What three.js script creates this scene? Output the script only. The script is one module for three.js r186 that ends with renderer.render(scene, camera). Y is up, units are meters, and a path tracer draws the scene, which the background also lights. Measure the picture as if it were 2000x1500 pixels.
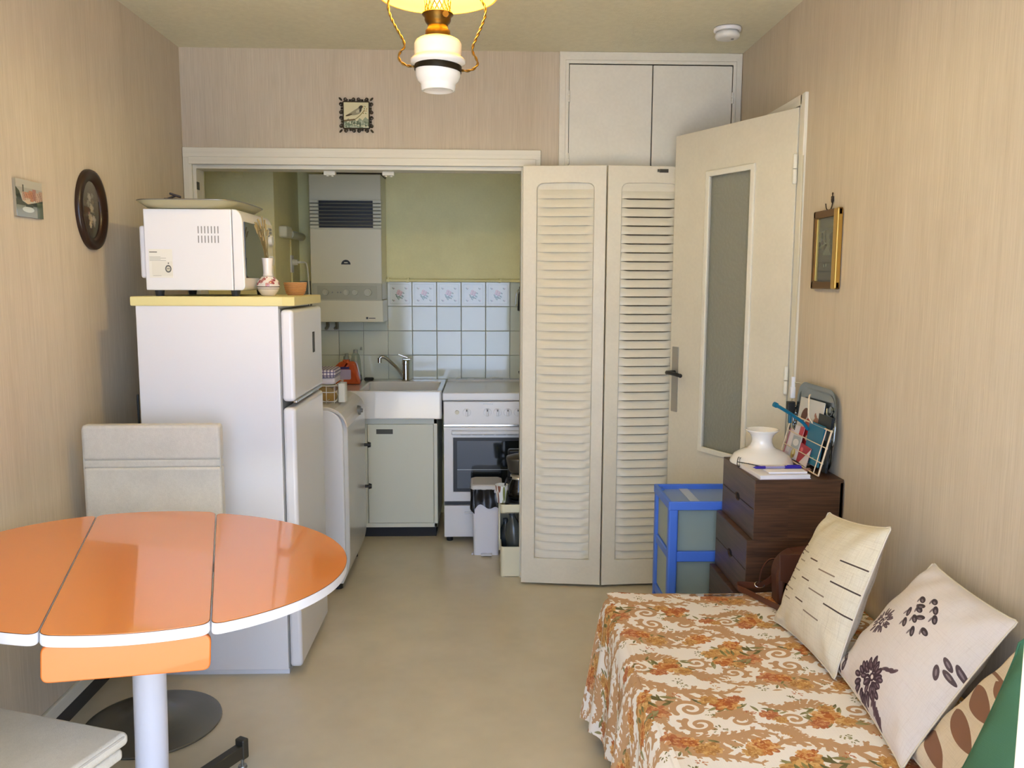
import * as THREE from 'three';
import { RoundedBoxGeometry } from 'three/addons/geometries/RoundedBoxGeometry.js';
import { mergeGeometries, mergeVertices, toCreasedNormals } from 'three/addons/utils/BufferGeometryUtils.js';

// ---------------------------------------------------------------- camera, sky, exposure
const scene = new THREE.Scene();
const renderer = new THREE.WebGLRenderer({ antialias: true });
renderer.toneMapping = THREE.LinearToneMapping;
renderer.toneMappingExposure = 1.0;
renderer.outputColorSpace = THREE.SRGBColorSpace;
renderer.shadowMap.enabled = true;
const SKY = 5.0;
scene.background = new THREE.Color().setRGB(0.66, 0.86, 1.27);
scene.backgroundIntensity = SKY;
// high sun on the balcony and on the first metre of floor inside the window, behind the camera
const sun = new THREE.DirectionalLight(new THREE.Color(1, 0.96, 0.90), 34);
sun.position.set(1.2, 8.6, 3.2); sun.target.position.set(0, 0, 0);
sun.castShadow = true; sun.shadow.mapSize.set(2048, 2048); sun.shadow.camera.left = sun.shadow.camera.bottom = -6; sun.shadow.camera.right = sun.shadow.camera.top = 6; sun.shadow.camera.far = 20;
scene.add(sun, sun.target);

const FOCAL = 1640, PITCH = THREE.MathUtils.degToRad(6.95), YAW = THREE.MathUtils.degToRad(1.80), ROLL = 0.004;
const camera = new THREE.PerspectiveCamera(2 * Math.atan(750 / FOCAL) * 180 / Math.PI, 2000 / 1500, 0.02, 60);
camera.position.set(0, 1.453, 0);
camera.rotation.set(-PITCH, -YAW, ROLL, 'YXZ');
scene.add(camera);

// ---------------------------------------------------------------- helpers
let seed = 20240607;
const rnd = () => { seed = (seed * 1664525 + 1013904223) >>> 0; return seed / 4294967296; };
const rr = (a, b) => a + (b - a) * rnd();
const PI = Math.PI;
const used = new Map();
function numbered(name) { const n = used.get(name) ?? 0; used.set(name, n + 1); return n ? `${name}_${String(n).padStart(3, '0')}` : name; }
function shade(m) { m.castShadow = true; m.receiveShadow = true; return m; }
function tag(o, label, category, group) { Object.assign(o.userData, { label, category }); if (group) o.userData.group = group; return o; }
function thing(name, label, category, [x, y, z] = [0, 0, 0], turn = 0, group) {
  const o = new THREE.Group(); o.name = numbered(name); scene.add(o);
  o.position.set(x, y, z); o.rotation.y = turn; o.updateMatrixWorld(true);
  return tag(o, label, category, group);
}
function rootOf(o) { while (o.parent && o.parent !== scene) o = o.parent; return o; }
// a part whose geometry is given in the thing's own axes
function part(parent, name, geo, mat, label) {
  const m = shade(new THREE.Mesh(geo, mat)); m.name = name; parent.add(m);
  if (label) m.userData.label = label;
  return m;
}
// a part whose geometry is given in room coordinates
function wpart(parent, name, geo, mat, label) {
  const root = rootOf(parent); root.updateMatrixWorld(true); parent.updateMatrixWorld(true);
  geo.applyMatrix4(new THREE.Matrix4().copy(parent.matrixWorld).invert());
  return part(parent, name, geo, mat, label);
}
function struct(name, geo, mat) { const m = shade(new THREE.Mesh(geo, mat)); m.name = name; m.userData.kind = 'structure'; scene.add(m); return m; }
function solo(name, geo, mat, label, category, group) { const m = shade(new THREE.Mesh(geo, mat)); m.name = numbered(name); scene.add(m); return tag(m, label, category, group); }

const prep = (g) => { g = g.index ? g.toNonIndexed() : g.clone(); for (const k of Object.keys(g.attributes)) if (!['position', 'normal', 'uv'].includes(k)) g.deleteAttribute(k); if (!g.attributes.normal) g.computeVertexNormals(); if (!g.attributes.uv) g.setAttribute('uv', new THREE.BufferAttribute(new Float32Array(g.attributes.position.count * 2), 2)); g.morphAttributes = {}; g.clearGroups(); return g; };
const merge = (list) => mergeGeometries(list.map(prep));
// uv in metres from the dominant axis of each triangle
function boxUV(g0) {
  const g = g0.index ? g0.toNonIndexed() : g0, p = g.attributes.position, uv = new Float32Array(p.count * 2);
  const a = new THREE.Vector3(), b = new THREE.Vector3(), c = new THREE.Vector3();
  for (let i = 0; i < p.count; i += 3) {
    a.fromBufferAttribute(p, i); b.fromBufferAttribute(p, i + 1); c.fromBufferAttribute(p, i + 2);
    const n = b.clone().sub(a).cross(c.clone().sub(a)), ax = Math.abs(n.x), ay = Math.abs(n.y), az = Math.abs(n.z);
    [a, b, c].forEach((v, k) => {
      const [u, w] = ax >= ay && ax >= az ? [v.z, v.y] : ay >= az ? [v.x, v.z] : [v.x, v.y];
      uv[(i + k) * 2] = u; uv[(i + k) * 2 + 1] = w;
    });
  }
  g.setAttribute('uv', new THREE.BufferAttribute(uv, 2));
  return g;
}
const move = (g, x = 0, y = 0, z = 0) => g.translate(x, y, z);
function bx(x0, x1, y0, y1, z0, z1, r = 0, seg = 2) {
  const w = x1 - x0, h = y1 - y0, d = z1 - z0;
  const g = r > 0 ? new RoundedBoxGeometry(w, h, d, seg, Math.min(r, w * 0.49, h * 0.49, d * 0.49)) : new THREE.BoxGeometry(w, h, d);
  return g.translate((x0 + x1) / 2, (y0 + y1) / 2, (z0 + z1) / 2);
}
const cyl = (r0, r1, h, x, y, z, seg = 24) => new THREE.CylinderGeometry(r1, r0, h, seg).translate(x, y + h / 2, z);   // base at y
const lathe = (pts, seg = 40) => new THREE.LatheGeometry(pts.map(([r, y]) => new THREE.Vector2(Math.max(r, 0.00001), y)), seg);
const V = (p) => new THREE.Vector3(...p);
const tube = (pts, r, n = 40, seg = 8, closed = false) => new THREE.TubeGeometry(new THREE.CatmullRomCurve3(pts.map(V), closed, 'catmullrom', 0.5), n, r, seg, closed);
function rod(a, b, r, seg = 8) {
  a = V(a); b = V(b); const d = b.clone().sub(a), g = new THREE.CylinderGeometry(r, r, d.length(), seg);
  g.applyQuaternion(new THREE.Quaternion().setFromUnitVectors(new THREE.Vector3(0, 1, 0), d.clone().normalize()));
  return g.translate(...a.clone().add(b).multiplyScalar(0.5).toArray());
}
function roundRect(x0, y0, x1, y1, r) {
  const s = new THREE.Shape(), R = Array.isArray(r) ? r : [r, r, r, r];       // bl, br, tr, tl
  s.moveTo(x0 + R[0], y0); s.lineTo(x1 - R[1], y0); if (R[1]) s.quadraticCurveTo(x1, y0, x1, y0 + R[1]);
  s.lineTo(x1, y1 - R[2]); if (R[2]) s.quadraticCurveTo(x1, y1, x1 - R[2], y1);
  s.lineTo(x0 + R[3], y1); if (R[3]) s.quadraticCurveTo(x0, y1, x0, y1 - R[3]);
  s.lineTo(x0, y0 + R[0]); if (R[0]) s.quadraticCurveTo(x0, y0, x0 + R[0], y0);
  return s;
}
const clean = (pts) => { const q = pts.filter((p, i) => i === 0 || p.distanceTo(pts[i - 1]) > 1e-6); while (q.length > 3 && q[0].distanceTo(q[q.length - 1]) < 1e-6) q.pop(); return q; };
const extrude = (shape0, depth, bevel = 0, curveSegments = 8) => { const shape = new THREE.Shape(clean(shape0.getPoints(curveSegments))); shape.holes = shape0.holes.map((h) => new THREE.Path(clean(h.getPoints(curveSegments)))); return extrudeClean(shape, depth, bevel, curveSegments); };
const extrudeClean = (shape, depth, bevel, curveSegments) => new THREE.ExtrudeGeometry(shape, { depth: Math.max(depth - 2 * bevel, 0.0002), bevelEnabled: bevel > 0, bevelSize: bevel, bevelThickness: bevel, bevelOffset: -bevel, bevelSegments: 2, curveSegments }).translate(0, 0, bevel);
// a flat rectangle of print, uv 0..1, as a thin sheet whose face looks along +z
function sheet(w, h, t = 0.001) {
  return new THREE.BoxGeometry(w, h, t);
}
const grid = (nu, nv, f) => {                      // surface of points f(u, v), u and v from 0 to 1
  const pos = [], uv = [], idx = [];
  for (let j = 0; j <= nv; j++) for (let i = 0; i <= nu; i++) { const q = f(i / nu, j / nv); pos.push(q[0], q[1], q[2]); uv.push(q[3] ?? i / nu, q[4] ?? j / nv); }
  for (let j = 0; j < nv; j++) for (let i = 0; i < nu; i++) { const a = j * (nu + 1) + i, b = a + 1, c = a + nu + 1, d = c + 1; idx.push(a, b, d, a, d, c); }
  const g = new THREE.BufferGeometry(); g.setAttribute('position', new THREE.Float32BufferAttribute(pos, 3)); g.setAttribute('uv', new THREE.Float32BufferAttribute(uv, 2)); g.setIndex(idx); g.computeVertexNormals();
  return g;
};

// ---------------------------------------------------------------- textures
const hash = (x, y, s) => { let h = Math.imul(x | 0, 374761393) ^ Math.imul(y | 0, 668265263) ^ Math.imul(s | 0, 1442695041); h = Math.imul(h ^ (h >>> 13), 1274126177); return ((h ^ (h >>> 16)) >>> 0) / 4294967296; };
function noise(x, y, s, px, py) {                  // value noise, repeating after px, py cells
  const x0 = Math.floor(x), y0 = Math.floor(y), fx = x - x0, fy = y - y0, sx = fx * fx * (3 - 2 * fx), sy = fy * fy * (3 - 2 * fy);
  const m = (a, b) => ((a % b) + b) % b, at = (i, j) => hash(m(x0 + i, px), m(y0 + j, py), s);
  return (at(0, 0) * (1 - sx) + at(1, 0) * sx) * (1 - sy) + (at(0, 1) * (1 - sx) + at(1, 1) * sx) * sy;
}
function dataTex(n, m, f, srgb = true, metres = [1, 1]) {
  const d = new Uint8Array(n * m * 4);
  for (let j = 0; j < m; j++) for (let i = 0; i < n; i++) { const c = f(i, j); for (let k = 0; k < 3; k++) d[(j * n + i) * 4 + k] = Math.max(0, Math.min(255, c[k])); d[(j * n + i) * 4 + 3] = 255; }
  const t = new THREE.DataTexture(d, n, m); t.magFilter = THREE.LinearFilter; t.minFilter = THREE.LinearMipmapLinearFilter; t.generateMipmaps = true; t.wrapS = t.wrapT = THREE.RepeatWrapping;
  if (srgb) t.colorSpace = THREE.SRGBColorSpace;
  t.repeat.set(1 / metres[0], 1 / metres[1]); t.needsUpdate = true;
  return t;
}
function canvasTex(w, h, draw, metres) {
  const c = document.createElement('canvas'); c.width = w; c.height = h; const x = c.getContext('2d'); draw(x, w, h);
  const t = new THREE.CanvasTexture(c); t.colorSpace = THREE.SRGBColorSpace; t.magFilter = THREE.LinearFilter;
  if (metres) { t.wrapS = t.wrapT = THREE.RepeatWrapping; t.repeat.set(1 / metres[0], 1 / metres[1]); }
  return t;
}
const mat = (color, roughness = 0.6, o = {}) => new THREE.MeshStandardMaterial({ color, roughness, ...o });
const phys = (color, roughness = 0.6, o = {}) => new THREE.MeshPhysicalMaterial({ color, roughness, ...o });

// wallpaper: fine vertical threads of uneven tone
const wpN = 1024;
const wpField = (i, j) => {
  const thread = hash(i, 0, 3) * 0.55 + hash(i >> 1, 1, 5) * 0.45;
  const along = noise(i / 2.2, j / 46, 7, Math.round(wpN / 2.2), Math.round(wpN / 46));
  const broad = noise(i / 34, j / 220, 9, 30, Math.round(wpN / 220)), band = noise(i / 90, j / 512, 13, 11, 2);
  return (thread - 0.5) * 0.42 + (along - 0.5) * 0.5 + (broad - 0.5) * 0.22 + (band - 0.5) * 0.22;
};
const wallpaperMap = dataTex(wpN, wpN, (i, j) => { const v = wpField(i, j) * 24; return [204 + v, 190 + v * 1.04, 167 + v * 1.1]; }, true, [0.9, 1.3]);
const wallpaperBump = dataTex(512, 512, (i, j) => { const v = 128 + wpField(i * 2, j * 2) * 150; return [v, v, v]; }, false, [0.9, 1.3]);
const wallpaper = mat(0xffffff, 0.88, { map: wallpaperMap, bumpMap: wallpaperBump, bumpScale: 0.0006 });

const blotch = (n, base, amp, cells, s) => (i, j) => { let v = 0; for (const [c, a] of cells) v += (noise(i / n * c, j / n * c, s + c, c, c) - 0.5) * a; return base.map((b) => b + v * amp); };
const floorMap = dataTex(1024, 1024, blotch(1024, [216, 204, 176], 15, [[4, 0.8], [14, 0.5], [50, 0.25]], 31), true, [1.6, 1.6]);
const floorMat = phys(0xffffff, 0.3, { map: floorMap });
const ceilMap = dataTex(512, 512, blotch(512, [224, 217, 188], 10, [[3, 0.8], [9, 0.5], [128, 0.7]], 41), true, [2, 2]);
const ceilBump = dataTex(512, 512, blotch(512, [128, 128, 128], 120, [[128, 0.6], [256, 0.8]], 43), false, [0.7, 0.7]);
const ceilMat = mat(0xffffff, 0.95, { map: ceilMap, bumpMap: ceilBump, bumpScale: 0.0015 });
const plasterMap = dataTex(512, 512, blotch(512, [247, 239, 184], 16, [[3, 0.6], [8, 0.5], [24, 0.3], [200, 0.25]], 51), true, [1.2, 1.2]);
const plaster = mat(0xffffff, 0.7, { map: plasterMap });
const paintMap = dataTex(512, 512, blotch(512, [230, 225, 208], 9, [[3, 0.8], [12, 0.5], [90, 0.5]], 61), true, [0.8, 0.8]);
const paint = mat(0xffffff, 0.48, { map: paintMap });                     // old white gloss paint of all the joinery
const doorPaint = mat(0xf6f3ee, 0.42, { map: paintMap });
const enamel = phys(0xe9e9ec, 0.3, { clearcoat: 0.4, clearcoatRoughness: 0.15 });
const enamelWarm = phys(0xdfdac0, 0.34, { clearcoat: 0.3, clearcoatRoughness: 0.2 });
const applianceGrey = phys(0xd2d0ca, 0.3, { clearcoat: 0.4, clearcoatRoughness: 0.15 });
const ceramic = phys(0xeeeeee, 0.12, { clearcoat: 0.6, clearcoatRoughness: 0.06 });
const opal = phys(0xf6f2ea, 0.12, { clearcoat: 0.8, clearcoatRoughness: 0.05 });
const tileGlaze = phys(0xd9ded0, 0.1, { clearcoat: 0.5, clearcoatRoughness: 0.05 });
const chrome = mat(0xc9cccf, 0.14, { metalness: 1 });
const steel = mat(0x9c9c98, 0.35, { metalness: 0.9 });
const darkSteel = mat(0x55534c, 0.38, { metalness: 0.75 });
const brass = mat(0x84642f, 0.36, { metalness: 1 });
const agedBrass = mat(0x6e5226, 0.38, { metalness: 1 });
const blackPlastic = mat(0x1b1b1c, 0.4);
const darkGrey = mat(0x3a3b3c, 0.5);
const greyPlastic = mat(0x8c8c8a, 0.5);
const cream = mat(0xe6e0c2, 0.5);
const creamYellow = mat(0xe8dc9a, 0.42);
const orange = phys(0xef9142, 0.2, { clearcoat: 0.9, clearcoatRoughness: 0.05 });
const edgeWhite = mat(0xeeeef0, 0.45);
const vinylMap = dataTex(256, 256, blotch(256, [214, 209, 196], 12, [[6, 0.6], [30, 0.4], [128, 0.6]], 71), true, [0.3, 0.3]);
const vinylBump = dataTex(256, 256, blotch(256, [128, 128, 128], 120, [[64, 0.7], [128, 0.7]], 73), false, [0.12, 0.12]);
const vinyl = mat(0xffffff, 0.45, { map: vinylMap, bumpMap: vinylBump, bumpScale: 0.0006 });
const woodMap = dataTex(512, 512, (i, j) => {
  const w = noise(i / 60, j / 7, 81, 9, 73), f = noise(i / 90, j / 1.6, 83, 6, 320), b = noise(i / 200, j / 60, 87, 3, 9), v = (w - 0.5) * 26 + (f - 0.5) * 22 + (b - 0.5) * 20;
  return [78 + v, 52 + v * 0.72, 33 + v * 0.5];
}, true, [0.5, 0.25]);
const wood = mat(0xffffff, 0.42, { map: woodMap });
const woodFrontMap = dataTex(512, 512, (i, j) => { const v = (noise(i / 80, j / 2, 91, 6, 256) - 0.5) * 22 + (noise(i / 120, j / 20, 93, 4, 26) - 0.5) * 20; return [84 + v, 66 + v * 0.85, 54 + v * 0.8]; }, true, [0.5, 0.25]);
const woodFront = mat(0xffffff, 0.36, { map: woodFrontMap });
const bluePlastic = mat(0x4a78dc, 0.42);
const milkyBlue = phys(0xc7d6e6, 0.5, { transmission: 0.45, thickness: 0 });
const leather = mat(0x4e2a19, 0.5);
const clearPlastic = phys(0xdfe8e4, 0.12, { transmission: 0.85, thickness: 0, ior: 1.4 });
const darkGlass = phys(0x1c2125, 0.08, { clearcoat: 0.6, clearcoatRoughness: 0.04 });
const linenBump = dataTex(256, 256, (i, j) => { const v = 128 + (hash(i, 0, 3) - 0.5) * 60 + (hash(0, j, 5) - 0.5) * 60 + (hash(i, j, 7) - 0.5) * 60 + ((i % 4 < 2) === (j % 4 < 2) ? 20 : -20); return [v, v, v]; }, false, [0.12, 0.12]);
const canvasWeave = dataTex(256, 256, (i, j) => { const v = 128 + (hash(i, 0, 3) - 0.5) * 70 + (hash(0, j, 5) - 0.5) * 70 + (hash(i, j, 7) - 0.5) * 50; return [v, v, v]; }, false, [0.25, 0.25]);

// ---------------------------------------------------------------- the room shell
const LX = -1.39, RX = 1.184, BZ = -4.0, H = 2.5, KZ = -5.19, KR = 0.29, KL = -1.49, FZ = 0.13;
struct('floor', boxUV(bx(-1.62, 2.5, -0.12, 0, -5.32, 0.28)), floorMat);
struct('ceiling', boxUV(bx(-1.62, 2.5, H, H + 0.12, -5.32, 0.28)), ceilMat);
struct('wall_left', boxUV(bx(LX - 0.12, LX, 0, H, BZ - 0.1, FZ)), wallpaper);
const DZ0 = -3.205, DZ1 = -3.945, DH = 2.112;                                        // door opening in the right wall
struct('wall_right', boxUV(merge([bx(RX, RX + 0.1, 0, H, DZ0, FZ), bx(RX, RX + 0.1, DH, H, DZ1, DZ0), bx(RX, RX + 0.1, 0, H, -4.4, DZ1)])), wallpaper);
const OX0 = -1.352, OX1 = 0.193, OH = 1.985;                                          // kitchen opening in the back wall
struct('wall_back', boxUV(merge([bx(LX, RX, OH, H, BZ - 0.1, BZ), bx(LX, OX0, 0, OH, BZ - 0.1, BZ), bx(OX1, RX, 0, OH, BZ - 0.1, BZ)])), wallpaper);
const WX0 = -1.02, WX1 = 0.96, WH = 2.24;                                              // french window behind the camera
struct('wall_front', boxUV(merge([bx(LX - 0.12, WX0, 0, H, FZ, FZ + 0.15), bx(WX1, RX + 0.12, 0, H, FZ, FZ + 0.15), bx(WX0, WX1, WH, H, FZ, FZ + 0.15)])), wallpaper);
const kitchenWall = struct('wall_kitchen', boxUV(bx(KL - 0.1, KR + 0.1, 0, H, KZ - 0.12, KZ)), plaster);
struct('wall_kitchen_left', boxUV(bx(KL - 0.1, KL, 0, H, KZ, BZ - 0.1)), plaster);
struct('wall_kitchen_right', boxUV(bx(KR, KR + 0.1, 0, H, KZ, BZ - 0.1)), plaster);
struct('wall_kitchen_duct', boxUV(bx(KL, -1.13, 0, H, KZ, -4.6)), plaster);
struct('wall_hall_far', boxUV(bx(2.35, 2.45, 0, H, -4.5, -2.3)), wallpaper);
struct('wall_hall_back', boxUV(bx(RX + 0.1, 2.45, 0, H, -4.6, -4.5)), wallpaper);
struct('wall_hall_front', boxUV(bx(RX + 0.1, 2.45, 0, H, -2.3, -2.2)), wallpaper);
struct('balcony_floor', bx(-4, 4, -0.16, -0.04, 0.28, 1.7), mat(0xb9b2a4, 0.8));

// kitchen wall tiles, 15 cm squares in five rows
{
  part(kitchenWall, 'grout', bx(-1.13, KR, 0.70, 1.452, KZ, KZ + 0.006), mat(0xa9aba2, 0.9));
  const g = bx(-0.0741, 0.0741, -0.0741, 0.0741, 0, 0.009, 0.003, 1), narrow = bx(-0.034, 0.034, -0.0741, 0.0741, 0, 0.009, 0.003, 1);
  const glazes = [tileGlaze, phys(0xd4dacb, 0.11, { clearcoat: 0.5, clearcoatRoughness: 0.05 }), phys(0xdfe2d4, 0.09, { clearcoat: 0.5, clearcoatRoughness: 0.05 })];
  const sprig = canvasTex(256, 256, (x) => {
    x.fillStyle = '#dfe1d6'; x.fillRect(0, 0, 256, 256);
    x.strokeStyle = 'rgba(170,178,160,.45)'; x.lineWidth = 6; x.strokeRect(26, 26, 204, 204);
    const blob = (a, b, r, s, c) => { x.fillStyle = c; x.beginPath(); x.ellipse(a, b, r, r * s, 0.6, 0, 7); x.fill(); };
    for (const [a, b] of [[62, 66], [194, 66], [62, 194], [194, 194]]) { blob(a - 7, b, 9, 0.6, '#8d9a80'); blob(a + 8, b + 3, 9, 0.6, '#c9aca6'); blob(a, b + 9, 6, 0.8, '#8a967f'); }
    for (const [a, b, r] of [[120, 100, 20], [142, 112, 19], [112, 122, 20], [134, 134, 17]]) { blob(a, b, r, 0.85, '#cdaca4'); blob(a - 3, b - 3, r * 0.55, 0.8, '#e2bcb4'); blob(a + 3, b + 3, r * 0.3, 0.8, '#b08480'); }
    for (const [a, b, r] of [[158, 152, 15], [102, 158, 16], [128, 162, 18], [168, 118, 12], [92, 138, 12], [150, 172, 11], [112, 178, 11]]) { blob(a, b, r, 0.55, '#7d8a70'); blob(a + 4, b - 2, r * 0.5, 0.4, '#93a084'); }
    x.strokeStyle = '#7d8a70'; x.lineWidth = 4; x.beginPath(); x.moveTo(128, 140); x.quadraticCurveTo(132, 170, 116, 196); x.stroke();
  });
  const decor = phys(0xffffff, 0.12, { clearcoat: 0.5, clearcoatRoughness: 0.05, map: sprig });
  const dg = g.clone(); { const p = dg.attributes.position, u = dg.attributes.uv; for (let i = 0; i < p.count; i++) u.setXY(i, p.getX(i) / 0.147 + 0.5, p.getY(i) / 0.147 + 0.5); }
  let n = 0;
  for (let row = 0; row < 5; row++) for (let col = -4; col < 6; col++) {
    const x = -0.601 + 0.15 * col + 0.075, y = 1.4505 - 0.15 * row - 0.075, last = x + 0.075 > KR;
    if (x - 0.075 < -1.14) continue;
    const isDecor = row === 0 && col >= 0 && col < 5;
    const m = part(kitchenWall, 'tile', last ? narrow : isDecor ? dg : g, isDecor ? decor : glazes[(n++ * 7 + row) % 3]);
    m.position.set(last ? x - 0.04 : x, y, KZ + 0.003 + rr(0, 0.0008)); m.rotation.set(rr(-0.006, 0.006), rr(-0.006, 0.006), 0);
  }
}
// left skirting board
{
  const b = struct('baseboard_left', bx(LX, LX + 0.013, 0.055, 0.1, BZ, FZ, 0.003), paint);
  part(b, 'plinth_strip', bx(LX, LX + 0.010, 0.0, 0.055, BZ, FZ), darkGrey, 'dark grey strip along the floor under the skirting');
}
// kitchen opening architrave
{
  const t = struct('trim_1', merge([
    bx(LX + 0.002, 0.255, 2.012, 2.058, BZ, BZ + 0.016, 0.003), bx(LX + 0.03, 0.232, 1.982, 2.016, BZ, BZ + 0.024, 0.003),
    bx(LX + 0.002, OX0 + 0.004, 0, 2.014, BZ, BZ + 0.016, 0.003), bx(0.213, 0.255, 0, 2.014, BZ, BZ + 0.016, 0.003),
    bx(OX0 - 0.002, OX0 + 0.018, 0, OH, BZ - 0.11, BZ - 0.002, 0.002), bx(OX1 - 0.028, OX1 + 0.002, 0, OH, BZ - 0.11, BZ - 0.002, 0.002), bx(OX0, OX1, OH - 0.020, OH + 0.002, BZ - 0.11, BZ - 0.004, 0.002)]), paint);
  for (const x of [-0.735, -0.46]) part(t, 'door_catch', merge([bx(x - 0.028, x + 0.028, OH - 0.038, OH - 0.019, BZ - 0.09, BZ - 0.06, 0.004), cyl(0.006, 0.006, 0.006, x - 0.012, OH - 0.043, BZ - 0.075, 10), cyl(0.006, 0.006, 0.006, x + 0.012, OH - 0.043, BZ - 0.075, 10)]), paint);
  part(t, 'strike_plate', bx(OX0 + 0.0, OX0 + 0.004, 1.87, 1.905, BZ - 0.03, BZ + 0.0, 0.001).translate(0.018, 0, 0), darkSteel, 'small rusty strike plate');
}
// frame round the door in the right wall
struct('trim_2', merge([
  bx(RX - 0.012, RX + 0.003, 0, 2.150, DZ0 + 0.005, DZ0 + 0.053, 0.003), bx(RX - 0.012, RX + 0.003, DH - 0.002, 2.150, DZ1 - 0.045, DZ0 + 0.02, 0.003), bx(RX - 0.012, RX + 0.003, 0, DH, DZ1 - 0.045, DZ1, 0.003),
  bx(RX + 0.0, RX + 0.1, 0, DH, DZ0 - 0.004, DZ0 + 0.012, 0.002), bx(RX, RX + 0.1, 0, DH, DZ1 - 0.012, DZ1 + 0.004, 0.002)]), paint);

// french window: right leaf swung into the room, only its edge is in view
{
  const w = struct('window_1', merge([bx(WX0 - 0.03, WX0 + 0.03, 0, WH, FZ + 0.03, FZ + 0.09, 0.004), bx(WX1 - 0.03, WX1 + 0.03, 0, WH, FZ + 0.03, FZ + 0.09, 0.004), bx(WX0, WX1, WH - 0.04, WH + 0.02, FZ + 0.03, FZ + 0.09, 0.004)]), paint);
  const leaf = new THREE.Group(); leaf.name = 'window_2'; leaf.userData.kind = 'structure'; scene.add(leaf);
  const L = 0.925; leaf.position.set(0.965, 0.03, FZ + 0.03); leaf.rotation.y = PI - Math.atan2(0.79, 0.614); leaf.updateMatrixWorld(true);
  part(leaf, 'window_frame', merge([bx(0, 0.06, 0, 2.15, -0.022, 0.022, 0.004), bx(L - 0.055, L, 0, 2.15, -0.022, 0.022, 0.004), bx(0.05, L - 0.05, 2.07, 2.15, -0.02, 0.02, 0.004), bx(0.05, L - 0.05, 0, 0.35, -0.02, 0.02, 0.004)]), paint);
  part(leaf, 'pane', bx(0.055, L - 0.05, 0.345, 2.075, -0.002, 0.002), phys(0xffffff, 0.0, { transmission: 1, thickness: 0, ior: 1.5 }));
}

// ---------------------------------------------------------------- doors
// door_1: white interior door with a tall obscured pane, half open
{
  const d = new THREE.Group(); d.name = 'door_1'; d.userData = { kind: 'structure' }; scene.add(d);
  d.position.set(1.167, 0.008, -3.2); d.rotation.y = Math.PI - Math.atan2(0.901, 0.433); d.updateMatrixWorld(true);
  const W = 0.722, T = 0.036, top = 2.095, s0 = 0.222, s1 = 0.492, y0 = 0.712, y1 = 1.905;
  const sh = roundRect(0, 0, W, top, 0); sh.holes.push(roundRect(s0, y0, s1, y1, 0));
  part(d, 'leaf', boxUV(extrude(sh, T, 0.0015).translate(0, 0, 0)), doorPaint);
  const bead = roundRect(s0 - 0.012, y0 - 0.012, s1 + 0.012, y1 + 0.012, 0); bead.holes.push(roundRect(s0 + 0.012, y0 + 0.012, s1 - 0.012, y1 - 0.012, 0));
  part(d, 'glazing_bead', merge([extrude(bead, 0.012, 0.004).translate(0, 0, -0.0105), extrude(bead, 0.012, 0.004).translate(0, 0, T - 0.0015)]), paint);
  const paneBump = dataTex(512, 512, (i, j) => {
    let v = 0, best = 9, x = i / 512 * 18, y = j / 512 * 18;
    for (let a = -1; a < 2; a++) for (let b = -1; b < 2; b++) { const cx = Math.floor(x) + a, cy = Math.floor(y) + b, m = (q) => ((q % 18) + 18) % 18; best = Math.min(best, Math.hypot(cx + hash(m(cx), m(cy), 3) - x, cy + hash(m(cx), m(cy), 4) - y)); }
    v = Math.min(best, 1) * 190 + noise(i / 10, j / 10, 5, 51, 51) * 40; return [v, v, v];
  }, false, [0.3, 0.3]);
  part(d, 'pane', boxUV(bx(s0 + 0.002, s1 - 0.002, y0 + 0.002, y1 - 0.002, 0.014, 0.019)), phys(0xcbcbbc, 0.42, { transmission: 0.62, thickness: 0, bumpMap: paneBump, bumpScale: 0.003 }));
  const plate = part(d, 'handle_plate', extrude(roundRect(0.662, 0.852, 0.706, 1.152, 0.004), 0.003, 0.001).translate(0, 0, -0.003), mat(0xa9a69c, 0.4, { metalness: 0.5 }));
  part(plate, 'lever', merge([rod([0.684, 1.035, -0.002], [0.684, 1.035, -0.05], 0.009, 12), tube([[0.684, 1.035, -0.048], [0.66, 1.036, -0.053], [0.62, 1.034, -0.053], [0.585, 1.03, -0.05]], 0.009, 16, 10), new THREE.SphereGeometry(0.0095, 10, 8).translate(0.585, 1.03, -0.05)]), blackPlastic, 'black door lever');
  for (const y of [0.25, 1.07, 1.87]) part(d, 'hinge', merge([cyl(0.0085, 0.0085, 0.048, -0.002, y - 0.05, -0.008, 12), cyl(0.0085, 0.0085, 0.048, -0.002, y + 0.001, -0.008, 12), new THREE.SphereGeometry(0.0085, 10, 6).translate(-0.002, y - 0.05, -0.008), new THREE.SphereGeometry(0.0085, 10, 6).translate(-0.002, y + 0.049, -0.008)]), paint);
}
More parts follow.
